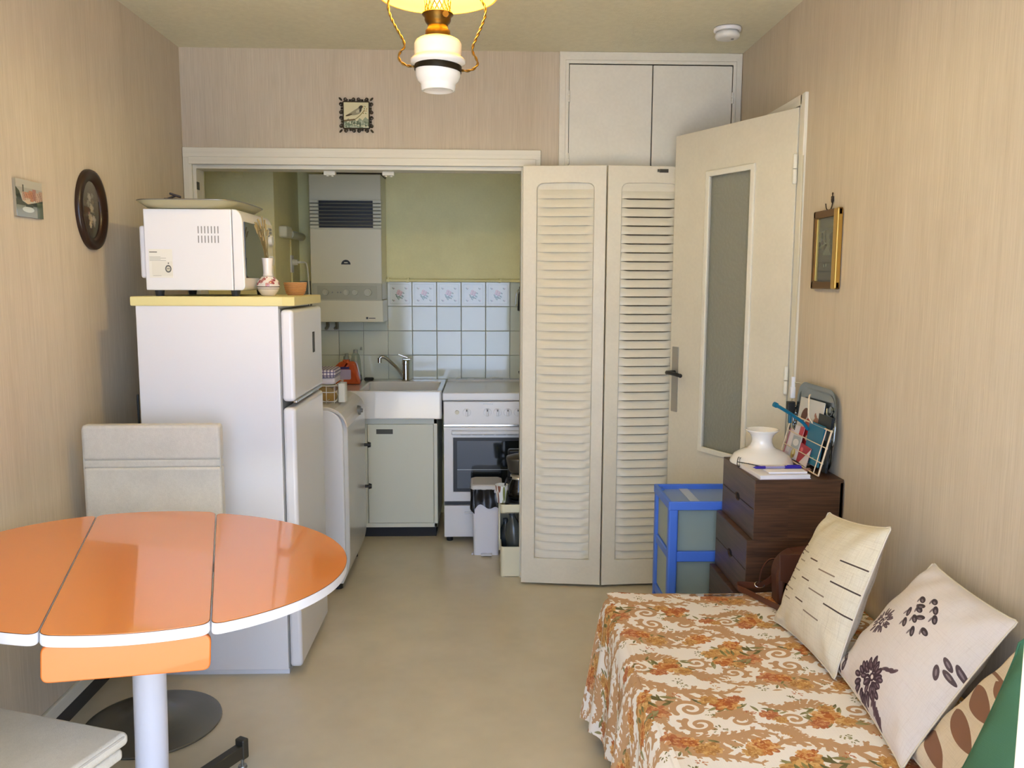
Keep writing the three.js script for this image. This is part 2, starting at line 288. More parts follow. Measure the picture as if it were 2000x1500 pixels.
// door_2: bi-fold louvred kitchen door, folded out flat before the wall
{
  const d = new THREE.Group(); d.name = 'door_2'; d.userData = { kind: 'structure' }; scene.add(d); d.position.set(0.172, 0.012, -3.928);
  const W = 0.379, TH = 1.964, T = 0.024;
  const frame = roundRect(0, 0, W, TH, 0); frame.holes.push((() => { const h = new THREE.Path(), a = 0.064, b = 0.324, c = 0.124, e = 1.883, r = 0.03; h.moveTo(a, c); h.lineTo(b, c); h.lineTo(b, e - r); h.quadraticCurveTo(b, e, b - r, e + 0.003); h.quadraticCurveTo((a + b) / 2, e + 0.008, a + r, e + 0.003); h.quadraticCurveTo(a, e, a, e - r); h.lineTo(a, c); return h; })());
  const fg = boxUV(extrude(frame, T, 0.003)), back = bx(0.06, 0.328, 0.12, 1.892, 0.0015, 0.005);
  // a slat: a bowed blade, thicker in its middle, that tucks behind the one above
  const slatOf = (slit) => merge([grid(16, 6, (u, v) => { const x = -0.128 + 0.256 * u, e = Math.min(1, Math.min(u, 1 - u) * 7), s = e * e * (3 - 2 * e); return [x, -0.021 + (0.0405 - slit * s) * v, 0.0052 + (1 - v) * 0.0125 * s + Math.sin(v * PI) * 0.0022]; }),
  grid(16, 1, (u, v) => { const x = -0.128 + 0.256 * u, e = Math.min(1, Math.min(u, 1 - u) * 7), s = e * e * (3 - 2 * e); return [x, -0.021 + 0.0012 * (1 - v), (0.0052 + 0.0125 * s) * v + 0.002 * (1 - v)]; })]);
  const slats = [slatOf(0.001), slatOf(0.0052)];
  [[0, 0, 0, -Math.atan2(0.0465, 0.376)], [0.3785, 0, 0.0465, 0.075]].forEach(([px, py, pz, turn], k) => {
    const p = part(d, 'panel', k ? merge([fg, bx(0.06, 0.328, 1.852, 1.895, 0.006, 0.012), bx(0.06, 0.328, 0.12, 0.132, 0.006, 0.012)]) : merge([fg, back]), doorPaint);
    p.position.set(px, py, pz); p.rotation.y = turn;
    for (let i = 0; i < 43; i++) { const m = part(p, 'slat', slats[k], doorPaint); m.position.set(0.194, 0.1465 + i * 0.0403, 0.0035 + rr(-0.0006, 0.0006)); m.rotation.x = (k ? -0.05 : 0.0) + rr(-0.02, 0.02); }
    if (k) part(p, 'bolt', merge([bx(0.236, 0.276, 1.935, 1.95, T, T + 0.006, 0.001), cyl(0.004, 0.004, 0.012, 0.23, 1.937, T + 0.004, 10)]), darkSteel, 'small dark bolt at the top of the panel');
  });
}

// ---------------------------------------------------------------- overhead cupboard in the back wall
{
  const t = thing('wall_cupboard', 'white two-door cupboard set high in the back wall under the ceiling', 'cupboard', [0.76, 1.9, BZ]);
  const fr = roundRect(0.338, 1.9, 1.182, 2.499, 0); fr.holes.push(roundRect(0.381, 1.94, 1.14, 2.446, 0));
  wpart(t, 'frame', boxUV(merge([extrude(fr, 0.016, 0.002).translate(0, 0, BZ), (() => { const f2 = roundRect(0.365, 1.93, 1.156, 2.462, 0); f2.holes.push(roundRect(0.381, 1.94, 1.14, 2.446, 0)); return extrude(f2, 0.022, 0.003).translate(0, 0, BZ); })()])), paint);
  wpart(t, 'back_panel', bx(0.381, 1.14, 1.94, 2.446, BZ, BZ + 0.001), darkGrey);
  for (const [a, b, hx] of [[0.3835, 0.766, 0.381], [0.771, 1.1375, 1.14]]) {
    const d = wpart(t, 'door', boxUV(bx(a, b, 1.942, 2.4425, BZ + 0.001, BZ + 0.014, 0.002)), paint);
    for (const y of [2.02, 2.3]) wpart(d, 'hinge', merge([cyl(0.006, 0.006, 0.024, hx, y - 0.026, BZ + 0.02, 10), cyl(0.006, 0.006, 0.024, hx, y, BZ + 0.02, 10)]), paint);
  }
}

// ---------------------------------------------------------------- kitchen
// fridge-freezer, its side to the camera and its doors to the right
{
  const t = thing('fridge', 'tall white fridge freezer with a yellowed top, side towards the table', 'fridge', [-0.95, 0, -3.23]);
  wpart(t, 'body', merge([bx(-1.222, -0.728, 0.025, 1.366, -3.488, -2.977, 0.004), bx(-1.2, -0.73, 0.0, 0.03, -3.47, -3.0)]), enamel);
  { const p = new THREE.Shape(); [[-1.236, 2.972], [-1.236, 3.492], [-0.70, 3.492], [-0.676, 3.477], [-0.676, 3.002], [-0.712, 2.972]].forEach((q, k) => k ? p.lineTo(...q) : p.moveTo(...q)); p.closePath();
    wpart(t, 'top', extrude(p, 0.033, 0.004).rotateX(-PI / 2).translate(0, 1.364, 0), creamYellow, 'yellowed plastic top'); }
  wpart(t, 'gasket', bx(-0.732, -0.722, 0.03, 1.355, -3.483, -2.982, 0.002), greyPlastic, 'grey door seal');
  const doors = [[1.026, 1.352], [0.035, 1.004]].map(([a, b]) => wpart(t, 'door', bx(-0.722, -0.677, a, b, -3.49, -2.976, 0.014, 4), enamel));
  wpart(doors[0], 'badge', bx(-0.678, -0.675, 1.175, 1.255, -3.335, -3.30, 0.001), darkGrey, 'dark maker\'s badge');
  wpart(doors[0], 'handle_recess', bx(-0.69, -0.676, 1.018, 1.028, -3.47, -3.0, 0.003), chrome, 'bright strip under the upper door');
  wpart(t, 'foot', cyl(0.018, 0.02, 0.03, -0.76, 0, -3.02, 14), blackPlastic);
  wpart(t, 'condenser', merge([...[0, 1, 2, 3, 4, 5, 6, 7].map((k) => rod([-1.235, 0.3 + k * 0.09, -3.46], [-1.235, 0.3 + k * 0.09, -3.0], 0.004, 6)), rod([-1.238, 0.2, -3.0], [-1.238, 1.05, -3.0], 0.004, 6), rod([-1.238, 0.2, -3.46], [-1.238, 1.05, -3.46], 0.004, 6)]), blackPlastic, 'black condenser coil on the back');
}
// microwave
{
  const t = thing('microwave', 'white microwave oven on top of the fridge with a yellowed energy sticker', 'microwave', [-1.03, 1.397, -3.24]);
  const z0 = -3.452, z1 = -3.032;
  wpart(t, 'body', bx(-1.202, -0.896, 1.418, 1.702, z0, z1, 0.004), enamel);
  wpart(t, 'front_frame', (() => { const s = new THREE.Shape(); s.moveTo(-0.894, 1.418); s.lineTo(-0.868, 1.418); s.quadraticCurveTo(-0.856, 1.42, -0.855, 1.435); s.lineTo(-0.858, 1.66); s.quadraticCurveTo(-0.862, 1.692, -0.88, 1.701); s.lineTo(-0.894, 1.702); s.lineTo(-0.894, 1.418); return extrude(s, z1 - z0, 0.004).translate(0, 0, z0); })(), enamel);
  wpart(t, 'door_window', bx(-0.8585, -0.854, 1.462, 1.66, -3.315, z1 - 0.018, 0.001), darkGlass, 'dark door glass');
  const cp = wpart(t, 'control_panel', bx(-0.8585, -0.8545, 1.45, 1.672, z0 + 0.012, -3.33, 0.001), enamelWarm);
  for (let k = 0; k < 2; k++) wpart(cp, 'dial', cyl(0.022, 0.019, 0.014, 0, 0, 0, 20).rotateZ(-PI / 2).translate(-0.855, 1.53 + k * 0.08, -3.39), applianceGrey);
  for (let k = 0; k < 4; k++) wpart(cp, 'button', bx(-0.855, -0.85, 1.61 + k * 0.013, 1.618 + k * 0.013, -3.41, -3.37, 0.001), greyPlastic);
  for (const y of [1.607, 1.574]) for (let k = 0; k < 7; k++) wpart(t, 'vent_slot', bx(-0.0018, 0.0018, -0.0125, 0.0125, -0.001, 0.0006).translate(-1.012 + k * 0.0115, y + 0.023, z1), greyPlastic);
  for (const x of [-1.17, -0.9]) for (const z of [z0 + 0.04, z1 - 0.04]) wpart(t, 'foot', cyl(0.014, 0.017, 0.022, x, 1.397, z, 14), darkGrey);
  wpart(t, 'back_cover', bx(-1.228, -1.2, 1.46, 1.645, z0 + 0.06, z1 - 0.02, 0.01), enamel);
  const label = canvasTex(256, 256, (x) => {
    x.fillStyle = '#e9e7dc'; x.fillRect(0, 0, 256, 256); x.fillStyle = '#e3e0d2'; x.fillRect(30, 110, 226, 130);
    x.fillStyle = '#77756a'; x.fillRect(8, 22, 84, 9);
    x.fillStyle = '#8d8b7e'; for (let k = 0; k < 4; k++) x.fillRect(8, 68 + k * 11, 120 + (k % 2) * 60, 3);
    x.fillStyle = '#5f5e58'; x.beginPath(); x.arc(208, 176, 34, 0, 7); x.fill(); x.fillStyle = '#cfcab4'; x.beginPath(); x.arc(208, 176, 22, 0, 7); x.fill(); x.fillStyle = '#5f5e58'; x.fillRect(192, 172, 32, 6);
    x.fillRect(205, 120, 12, 12); x.fillStyle = '#9c9a8c'; x.fillRect(40, 236, 90, 3);
  });
  const st = part(t, 'sticker', sheet(0.082, 0.1), mat(0xffffff, 0.6, { map: label }), 'yellowed paper sticker'); st.position.set(-1.147 + 1.03, 1.512 - 1.397, z1 + 0.0006 + 3.24);
}
// tray on the microwave and a dark thing on it
{
  const t = thing('tray', 'pale rounded serving tray lying on the microwave, sticking out to the left', 'tray', [-1.056, 1.703, -3.228]);
  const ring = (a, b, y, n = 72) => { const r = []; for (let i = 0; i <= n; i++) { const q = i / n * 2 * PI, c = Math.cos(q), s = Math.sin(q), e = 0.42; r.push([a * Math.sign(c) * Math.abs(c) ** e, y, b * Math.sign(s) * Math.abs(s) ** e]); } return r; };
  const rings = [ring(0.001, 0.001, 0.004), ring(0.135, 0.185, 0.004), ring(0.148, 0.198, 0.006), ring(0.164, 0.214, 0.018), ring(0.184, 0.234, 0.029), ring(0.185, 0.235, 0.027), ring(0.166, 0.216, 0.014), ring(0.148, 0.199, 0.001), ring(0.001, 0.001, 0.0)];
  part(t, 'dish', grid(72, 8, (u, v) => rings[Math.round(v * 8)][Math.round(u * 72)]), mat(0xb9b28c, 0.4, { side: THREE.DoubleSide }));
  part(t, 'rim', tube(ring(0.184, 0.234, 0.0285).slice(0, 72), 0.0022, 140, 6, true), steel, 'metal rim');
  const c = thing('folded_clip', 'small dark folded clip lying on the tray above the microwave', 'clip', [-1.12, 1.708, -3.1], 0.3);
  part(c, 'clip', merge([bx(-0.012, 0.012, 0, 0.03, -0.01, 0.01, 0.003), bx(-0.03, 0.03, 0.028, 0.036, -0.012, 0.012, 0.003), bx(-0.028, 0.012, 0, 0.006, -0.01, 0.01, 0.002).rotateZ(0.42).translate(0.005, 0.04, 0), bx(-0.012, 0.028, 0, 0.007, -0.011, 0.011, 0.002).rotateZ(-0.3).translate(0.0, 0.046, 0)]), mat(0x2a1a14, 0.5));
}
// vase, dried grasses, basket
{
  const t = thing('vase', 'small white vase with red flowers and dark rings, before the microwave door', 'vase', [-0.806, 1.397, -3.16]);
  const vs = 512, vt = canvasTex(vs, vs, (x) => {
    x.fillStyle = '#efe6df'; x.fillRect(0, 0, vs, vs);
    for (let k = 0; k < 34; k++) { const a = (k * 61) % vs, b = 250 + ((k * 37) % 90); x.fillStyle = ['#b0565a', '#c98a86', '#9d4a50', '#d8aaa4'][k % 4]; x.beginPath(); x.ellipse(a, b, 15 + k % 9, 12 + k % 6, k, 0, 7); x.fill(); x.fillStyle = '#7c3c40'; x.beginPath(); x.arc(a, b, 4, 0, 7); x.fill(); }
    x.fillStyle = '#4a3a36'; x.fillRect(0, 356, vs, 9); x.fillRect(0, 226, vs, 7); x.fillRect(0, 96, vs, 6);
    for (let k = 0; k < 6; k++) { x.fillStyle = '#8a3b40'; x.beginPath(); x.ellipse(k * 86 + 40, 72, 9, 12, 0, 0, 7); x.fill(); }
  });
  part(t, 'body', lathe([[0.0, 0.0], [0.024, 0.0], [0.026, 0.004], [0.036, 0.018], [0.0415, 0.032], [0.0415, 0.044], [0.037, 0.056], [0.026, 0.067], [0.0185, 0.074], [0.0165, 0.084], [0.0175, 0.11], [0.0205, 0.138], [0.0195, 0.139], [0.0155, 0.11], [0.0145, 0.09]], 40), phys(0xffffff, 0.2, { map: vt, clearcoat: 0.4, side: THREE.DoubleSide }));
  part(t, 'base_band', lathe([[0.0375, 0.0245], [0.0392, 0.0255], [0.0398, 0.0285], [0.0386, 0.0285]], 40), mat(0x43342f, 0.4), 'dark painted ring');
  const stems = [], heads = [];
  for (let k = 0; k < 24; k++) {
    const a = rr(0, 2 * PI), lean = k % 3 ? rr(0.01, 0.025) : rr(0.02, 0.034), h = rr(0.06, 0.115), dx = -Math.abs(Math.cos(a)) * lean * (k % 4 ? 1 : -0.4), dz = rr(-0.005, 0.085);
    const p0 = [rr(-0.008, 0.008), 0.1, rr(-0.008, 0.008)], p1 = [dx * 0.45, 0.14 + h * 0.4, dz * 0.45], p2 = [dx, 0.14 + h, dz], p3 = [dx * 1.3, 0.14 + h * 1.28, dz * 1.25];
    stems.push(tube([p0, p1, p2], 0.0007, 8, 4));
    heads.push(tube([p2, [(p2[0] + p3[0]) / 2, (p2[1] + p3[1]) / 2 + 0.003, (p2[2] + p3[2]) / 2], p3], rr(0.002, 0.0034), 5, 5));
  }
  const g = thing('dried_grass', 'bunch of dry beige grasses standing in the little flowered vase', 'dried grass', [-0.806, 1.397, -3.16]);
  part(g, 'stems', merge(stems), mat(0x8d7c50, 0.8)).userData.kind = 'stuff';
  part(g, 'seed_heads', merge(heads), mat(0xa89468, 0.9)).userData.kind = 'stuff';
  const b = thing('basket', 'small round orange basket on the fridge beside the flowered vase', 'basket', [-0.742, 1.397, -3.32]);
  const wv = []; for (let k = 0; k < 9; k++) { const r = 0.028 + 0.013 * Math.sqrt(k / 8), y = 0.003 + k * 0.0055, q = []; for (let i = 0; i < 32; i++) { const a = i / 32 * 2 * PI; q.push([Math.cos(a) * (r + (i % 2 === k % 2 ? 0.0016 : 0)), y, Math.sin(a) * (r + (i % 2 === k % 2 ? 0.0016 : 0))]); } wv.push(tube(q, 0.003, 64, 5, true)); }
  part(b, 'wicker', merge([...wv, cyl(0.028, 0.028, 0.003, 0, 0, 0, 24)]), mat(0xd8a066, 0.7));
}
// gas water heater
{
  const t = thing('water_heater', 'white wall-hung gas water heater with a dark grille above the sink', 'water heater', [-0.81, 1.22, -5.07]);
  const x0 = -1.017, x1 = -0.604, zf = -4.952;
  wpart(t, 'case', bx(x0, x1, 1.345, 2.062, KZ + 0.001, zf, 0.006), enamelWarm);
  wpart(t, 'bottom_panel', bx(x0 + 0.002, x1 + 0.004, 1.214, 1.342, KZ + 0.011, zf + 0.004, 0.005), enamelWarm);
  const gr = wpart(t, 'grille', bx(-0.962, -0.652, 1.758, 1.912, zf, zf + 0.002), blackPlastic, 'dark opening behind the slats');
  const sl = bx(-0.203, 0.203, -0.0022, 0.0022, 0, 0.009, 0.0015, 1);
  for (let k = 0; k < 9; k++) { const m = part(gr, 'slat', sl, k === 0 || k === 8 ? enamelWarm : mat(0x7d7963, 0.5)); m.position.set((x0 + x1) / 2 + 0.81, 1.752 + k * 0.0205 - 1.22, zf + 5.07); }
  for (const a of [x0 + 0.004, -0.65]) for (let k = 0; k < 8; k++) wpart(gr, 'fin', bx(a, a + 0.048, 1.756 + k * 0.0205, 1.7705 + k * 0.0205, zf - 0.002, zf + 0.0085, 0.002, 1), enamelWarm);
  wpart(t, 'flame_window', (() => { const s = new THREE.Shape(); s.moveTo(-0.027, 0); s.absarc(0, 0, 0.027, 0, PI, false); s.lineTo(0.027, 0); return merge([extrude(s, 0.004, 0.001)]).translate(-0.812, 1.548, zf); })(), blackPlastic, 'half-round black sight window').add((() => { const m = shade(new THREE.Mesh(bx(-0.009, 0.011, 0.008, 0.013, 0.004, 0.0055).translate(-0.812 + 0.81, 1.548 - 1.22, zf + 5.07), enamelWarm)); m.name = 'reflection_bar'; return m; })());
  const cp = wpart(t, 'control_panel', bx(x0 + 0.006, x1 - 0.001, 1.333, 1.44, zf - 0.01, zf + 0.003, 0.004), mat(0xb9b8a2, 0.4));
  wpart(cp, 'panel_inset', bx(-0.98, -0.635, 1.348, 1.425, zf + 0.002, zf + 0.0045, 0.002), mat(0xaead97, 0.4));
  const knob = (x, r) => wpart(cp, 'knob', merge([cyl(r, r * 0.9, 0.016, 0, 0, 0, 24), cyl(r * 0.62, r * 0.58, 0.026, 0, 0, 0, 24)]).rotateX(PI / 2).translate(x, 1.387, zf + 0.004), mat(0xc6c5b0, 0.4));
  knob(-0.932, 0.018); knob(-0.812, 0.017); knob(-0.762, 0.017); knob(-0.687, 0.023);
  for (const x of [-0.893, -0.862, -0.845]) wpart(cp, 'indicator', cyl(0.0045, 0.004, 0.003, 0, 0, 0, 12).rotateX(PI / 2).translate(x, 1.387, zf + 0.004), greyPlastic);
  wpart(t, 'maker_mark', merge([bx(-0.700, -0.688, 1.232, 1.244, zf + 0.003, zf + 0.0046), bx(-0.684, -0.646, 1.235, 1.2395, zf + 0.003, zf + 0.0046)]), darkGrey, 'small dark maker\'s mark');
  wpart(t, 'flue', merge([bx(-0.95, -0.60, 2.062, 2.13, KZ + 0.002, -5.02, 0.004), bx(-0.93, -0.63, 2.12, 2.5, KZ + 0.01, -5.06, 0.004)]), mat(0x6b6553, 0.6), 'dull grey flue box');
  [-0.955, -0.90].forEach((x, k) => wpart(t, 'pipe', tube([[x, 1.216, -5.1], [x, 1.185 - 0.012 * k, -5.12], [x - 0.012, 1.17, -5.15], [x - 0.02, 1.165, -5.168]], 0.0105, 18, 8), steel));
}
// gas pipe along the tiles
{
  const t = thing('gas_pipe', 'thin painted pipe running along the top of the kitchen tiles', 'pipe', [-0.2, 1.457, -5.16]);
  wpart(t, 'pipe', rod([-0.62, 1.4575, -5.155], [KR, 1.4575, -5.155], 0.0085, 12), plaster);
  for (const x of [-0.59, -0.47, 0.09]) wpart(t, 'bracket', merge([bx(x - 0.006, x + 0.006, 1.449, 1.474, -5.186, -5.144, 0.002), cyl(0.012, 0.012, 0.014, 0, 0, 0, 12).rotateZ(PI / 2).translate(x, 1.4575, -5.155)]), plaster);
}
// ventilation plate
{
  const t = thing('vent_cover', 'square plaster vent plate with a round plug high on the kitchen duct', 'vent', [-1.34, 2.06, -4.6]);
  wpart(t, 'plate', bx(-1.40, -1.286, 1.995, 2.12, -4.6, -4.594, 0.002), plaster);
  wpart(t, 'plug', lathe([[0, 0.016], [0.02, 0.016], [0.026, 0.012], [0.03, 0.0]], 28).rotateX(PI / 2).translate(-1.338, 2.052, -4.595), plaster);
}
// small tube light on the duct, socket with plug
{
  const t = thing('tube_light', 'short white tube wall light on the side of the kitchen duct', 'light', [-1.12, 1.72, -4.8]);
  wpart(t, 'base', bx(-1.131, -1.085, 1.688, 1.752, -4.82, -4.68, 0.012), mat(0xe4e2cc, 0.4));
  wpart(t, 'tube', merge([cyl(0.023, 0.023, 0.3, 0, 0, 0, 20).rotateX(-PI / 2).translate(-1.098, 1.712, -4.81), new THREE.SphereGeometry(0.023, 16, 10).translate(-1.098, 1.712, -5.11)]), phys(0xe6e8d8, 0.35, { transmission: 0.4, thickness: 0 }), 'milky unlit tube');
  const s = thing('wall_socket', 'white socket with a plugged-in white cable beside the water heater', 'socket', [-1.12, 1.55, -5.0]);
  wpart(s, 'plate', bx(-1.131, -1.122, 1.50, 1.60, -5.0, -4.94, 0.003), edgeWhite);
  wpart(s, 'plug', merge([cyl(0.019, 0.016, 0.03, 0, 0, 0, 18).rotateZ(-PI / 2).translate(-1.122, 1.56, -4.97), bx(-1.096, -1.07, 1.553, 1.567, -4.98, -4.96, 0.005)]), mat(0xe6e4d6, 0.4));
  wpart(s, 'cable', tube([[-1.072, 1.56, -4.97], [-1.045, 1.555, -4.97], [-1.035, 1.50, -4.965], [-1.03, 1.38, -4.96], [-1.03, 1.2, -4.95], [-1.04, 0.95, -4.96]], 0.0045, 40, 8), mat(0xe6e4d6, 0.4));
  wpart(s, 'wiring', merge([rod([-1.126, 1.6, -4.95], [-1.126, 1.69, -4.95], 0.004), rod([-1.126, 1.5, -4.96], [-1.126, 1.2, -4.96], 0.004)]), plaster);
}
// ceramic sink, tap and sink cupboard
{
  const t = thing('sink_cupboard', 'cream sink cupboard with a dark vent label on its door', 'cupboard', [-0.48, 0, -4.9]);
  const zf = -4.652;
  wpart(t, 'carcass', merge([bx(-0.86, -0.272, 0.066, 0.69, KZ + 0.02, zf - 0.018, 0.002), bx(-0.77, -0.272, 0.66, 0.69, zf - 0.02, zf, 0.002), bx(-0.77, -0.272, 0.066, 0.09, zf - 0.02, zf, 0.002), bx(-0.292, -0.272, 0.066, 0.69, zf - 0.02, zf, 0.002), bx(-0.77, -0.664, 0.09, 0.66, zf - 0.02, zf - 0.002, 0.002)]), mat(0xe2e2d2, 0.45));
  wpart(t, 'plinth', bx(-0.76, -0.284, 0, 0.07, KZ + 0.05, zf - 0.045), mat(0x1c1c20, 0.6), 'black plinth');
  const d = wpart(t, 'door', bx(-0.661, -0.294, 0.092, 0.659, zf - 0.016, zf + 0.003, 0.002), mat(0xe0e1d0, 0.42));
  wpart(d, 'label', bx(-0.612, -0.52, 0.604, 0.631, zf + 0.0025, zf + 0.0045), mat(0x4b4b42, 0.5), 'dark oblong label');
  wpart(t, 'label', bx(-0.705, -0.685, 0.603, 0.631, zf - 0.003, zf - 0.0005), mat(0x9b9b92, 0.5), 'small grey label');
  const s = thing('sink', 'deep white ceramic sink with a straight front standing on the cupboard', 'sink', [-0.5, 0.69, -4.87]);
  const X0 = -0.872, X1 = -0.243, Z1 = -4.602, Z0 = -5.165, y0 = 0.694, y1 = 0.853;
  const outer = roundRect(X0, -Z1, X1, -Z0, 0.016); outer.holes.push(roundRect(X0 + 0.175, -Z1 + 0.028, X1 - 0.03, -Z0 - 0.12, 0.04));
  wpart(s, 'basin', merge([extrude(outer, y1 - y0, 0.007).rotateX(-PI / 2).translate(0, y0, 0), bx(X0 + 0.15, X1 - 0.02, y0, y0 + 0.012, Z0 + 0.1, Z1 - 0.02)]), ceramic);
  wpart(s, 'drain', cyl(0.03, 0.03, 0.004, -0.46, y0 + 0.012, -4.87, 24), chrome);
  const f = thing('tap', 'chrome mixer tap with a long sloping spout at the back of the sink', 'tap', [-0.485, 0.853, -5.09]);
  part(f, 'body', lathe([[0, 0], [0.028, 0], [0.028, 0.006], [0.022, 0.012], [0.022, 0.098], [0.024, 0.1], [0.024, 0.122], [0.02, 0.128], [0, 0.13]], 28), chrome);
  part(f, 'spout', merge([tube([[-0.012, 0.018, 0.0], [-0.05, 0.075, 0.012], [-0.1, 0.128, 0.03], [-0.125, 0.147, 0.038], [-0.142, 0.148, 0.043], [-0.15, 0.138, 0.045]], 0.0105, 36, 14), cyl(0.0125, 0.0125, 0.03, -0.152, 0.113, 0.046, 16)]), chrome);
  part(f, 'lever', merge([bx(-0.02, 0.03, 0.126, 0.136, -0.012, 0.012, 0.004), bx(-0.05, 0.012, 0, 0.008, -0.009, 0.009, 0.003).rotateZ(-0.35).translate(-0.0, 0.14, 0), new THREE.SphereGeometry(0.006, 10, 8).translate(0.032, 0.132, 0)]), chrome);
  const sp = solo('sponge', bx(-0.738, -0.683, 0.853, 0.87, -5.12, -5.085, 0.006), mat(0x2e2f2c, 0.9), 'black scouring sponge on the left rim of the sink', 'sponge');
}
// washing-up things left of the sink
{
  const t = thing('detergent_jug', 'orange cleaning-liquid jug with a grey cap and a mauve label', 'bottle', [-0.815, 0.8535, -4.92]);
  const sh = new THREE.Shape(); sh.moveTo(-0.075, 0); sh.lineTo(0.075, 0); sh.quadraticCurveTo(0.085, 0.005, 0.082, 0.02); sh.lineTo(0.062, 0.115); sh.quadraticCurveTo(0.058, 0.13, 0.044, 0.133); sh.lineTo(0.018, 0.137); sh.lineTo(0.018, 0.145); sh.lineTo(-0.018, 0.145); sh.lineTo(-0.018, 0.137); sh.lineTo(-0.04, 0.128); sh.quadraticCurveTo(-0.066, 0.105, -0.07, 0.09); sh.lineTo(-0.08, 0.02); sh.quadraticCurveTo(-0.082, 0.004, -0.075, 0);
  const handle = new THREE.Path(); handle.moveTo(0.036, 0.06); handle.lineTo(0.048, 0.062); handle.lineTo(0.042, 0.112); handle.lineTo(0.03, 0.113); handle.lineTo(0.036, 0.06); sh.holes.push(handle);
  part(t, 'body', extrude(sh, 0.07, 0.014).translate(0, 0, -0.035), phys(0xc4501c, 0.25, { clearcoat: 0.4 }));
  part(t, 'cap', merge([cyl(0.018, 0.016, 0.02, 0, 0.143, 0, 18), cyl(0.012, 0.011, 0.016, 0.002, 0.162, 0, 14)]), mat(0x85897c, 0.5));
  part(t, 'label', merge([extrude(roundRect(-0.036, 0.03, 0.03, 0.088, 0.008), 0.002, 0.0005).translate(0, 0, 0.0345)]), mat(0xb9aac6, 0.5), 'mauve label');
  part(t, 'label_band', bx(-0.03, 0.022, 0.09, 0.104, 0.034, 0.0362, 0.001), mat(0x3b2a63, 0.5), 'violet band');
  const b = thing('clear_bottle', 'clear plastic washing-up bottle behind the orange jug', 'bottle', [-0.778, 0.8535, -5.03]);
  part(b, 'body', lathe([[0, 0], [0.03, 0], [0.036, 0.006], [0.036, 0.05], [0.033, 0.09], [0.029, 0.13], [0.024, 0.16], [0.014, 0.172], [0.012, 0.178]], 32), clearPlastic);
  part(b, 'liquid', lathe([[0, 0.002], [0.029, 0.002], [0.0345, 0.008], [0.0345, 0.04], [0, 0.04]], 32), phys(0x7d8a5c, 0.2, { transmission: 0.6, thickness: 0 }), 'green liquid left at the bottom');
  part(b, 'cap', merge([cyl(0.0145, 0.013, 0.02, 0, 0.173, 0, 18), cyl(0.008, 0.005, 0.018, 0.004, 0.193, 0, 12).rotateZ(-0.15)]), mat(0x9ba096, 0.5));
}
// washing machine behind the fridge, front to the right
{
  const t = thing('washing_machine', 'white washing machine with a rounded top edge between fridge and sink', 'washing machine', [-0.97, 0, -4.1]);
  const z1 = -3.822, z0 = -4.40, prof = (x0, x1, y0, yt) => { const s = new THREE.Shape(); s.moveTo(x0, y0); s.lineTo(x1 - 0.03, y0); s.quadraticCurveTo(x1 + 0.004, y0 + 0.06, x1 + 0.006, y0 + 0.14); s.lineTo(x1 + 0.006, 0.76); s.quadraticCurveTo(x1 + 0.006, yt - 0.012, x1 - 0.075, yt); s.lineTo(x0, yt); s.lineTo(x0, y0); return s; };
  wpart(t, 'side_panel', extrude(prof(-1.25, -0.662, 0.035, 0.868), 0.03, 0.006).translate(0, 0, z1 - 0.03), enamel);
  wpart(t, 'body', extrude(prof(-1.25, -0.644, 0.03, 0.862), z1 - z0 - 0.03, 0.004).translate(0, 0, z0), applianceGrey);
  wpart(t, 'lid', extrude((() => { const s = new THREE.Shape(); s.moveTo(-1.25, 0.863); s.lineTo(-0.725, 0.863); s.quadraticCurveTo(-0.655, 0.85, -0.64, 0.785); s.lineTo(-0.634, 0.785); s.quadraticCurveTo(-0.645, 0.866, -0.73, 0.88); s.lineTo(-1.25, 0.883); s.lineTo(-1.25, 0.863); return s; })(), z1 - z0, 0.003).translate(0, 0, z0), mat(0xd8d2c8, 0.3));
  wpart(t, 'control_knob', merge([cyl(0.026, 0.022, 0.016, 0, 0, 0, 22), cyl(0.012, 0.01, 0.026, 0, 0, 0, 16)]).rotateZ(-PI / 2).translate(-0.642, 0.81, -4.18), mat(0x70706c, 0.4), 'grey control knob');
  for (const [y, z] of [[0.60, -4.36], [0.375, -4.37]]) wpart(t, 'door_knob', merge([cyl(0.008, 0.008, 0.03, 0, 0, 0, 12), cyl(0.016, 0.012, 0.014, 0, 0.022, 0, 16)]).rotateZ(-PI / 2).translate(-0.64, y, z), blackPlastic, 'black knob');
  for (const z of [z1 - 0.06, z0 + 0.05]) for (const x of [-1.2, -0.70]) wpart(t, 'foot', cyl(0.02, 0.02, 0.035, x, 0, z, 14), blackPlastic);
}
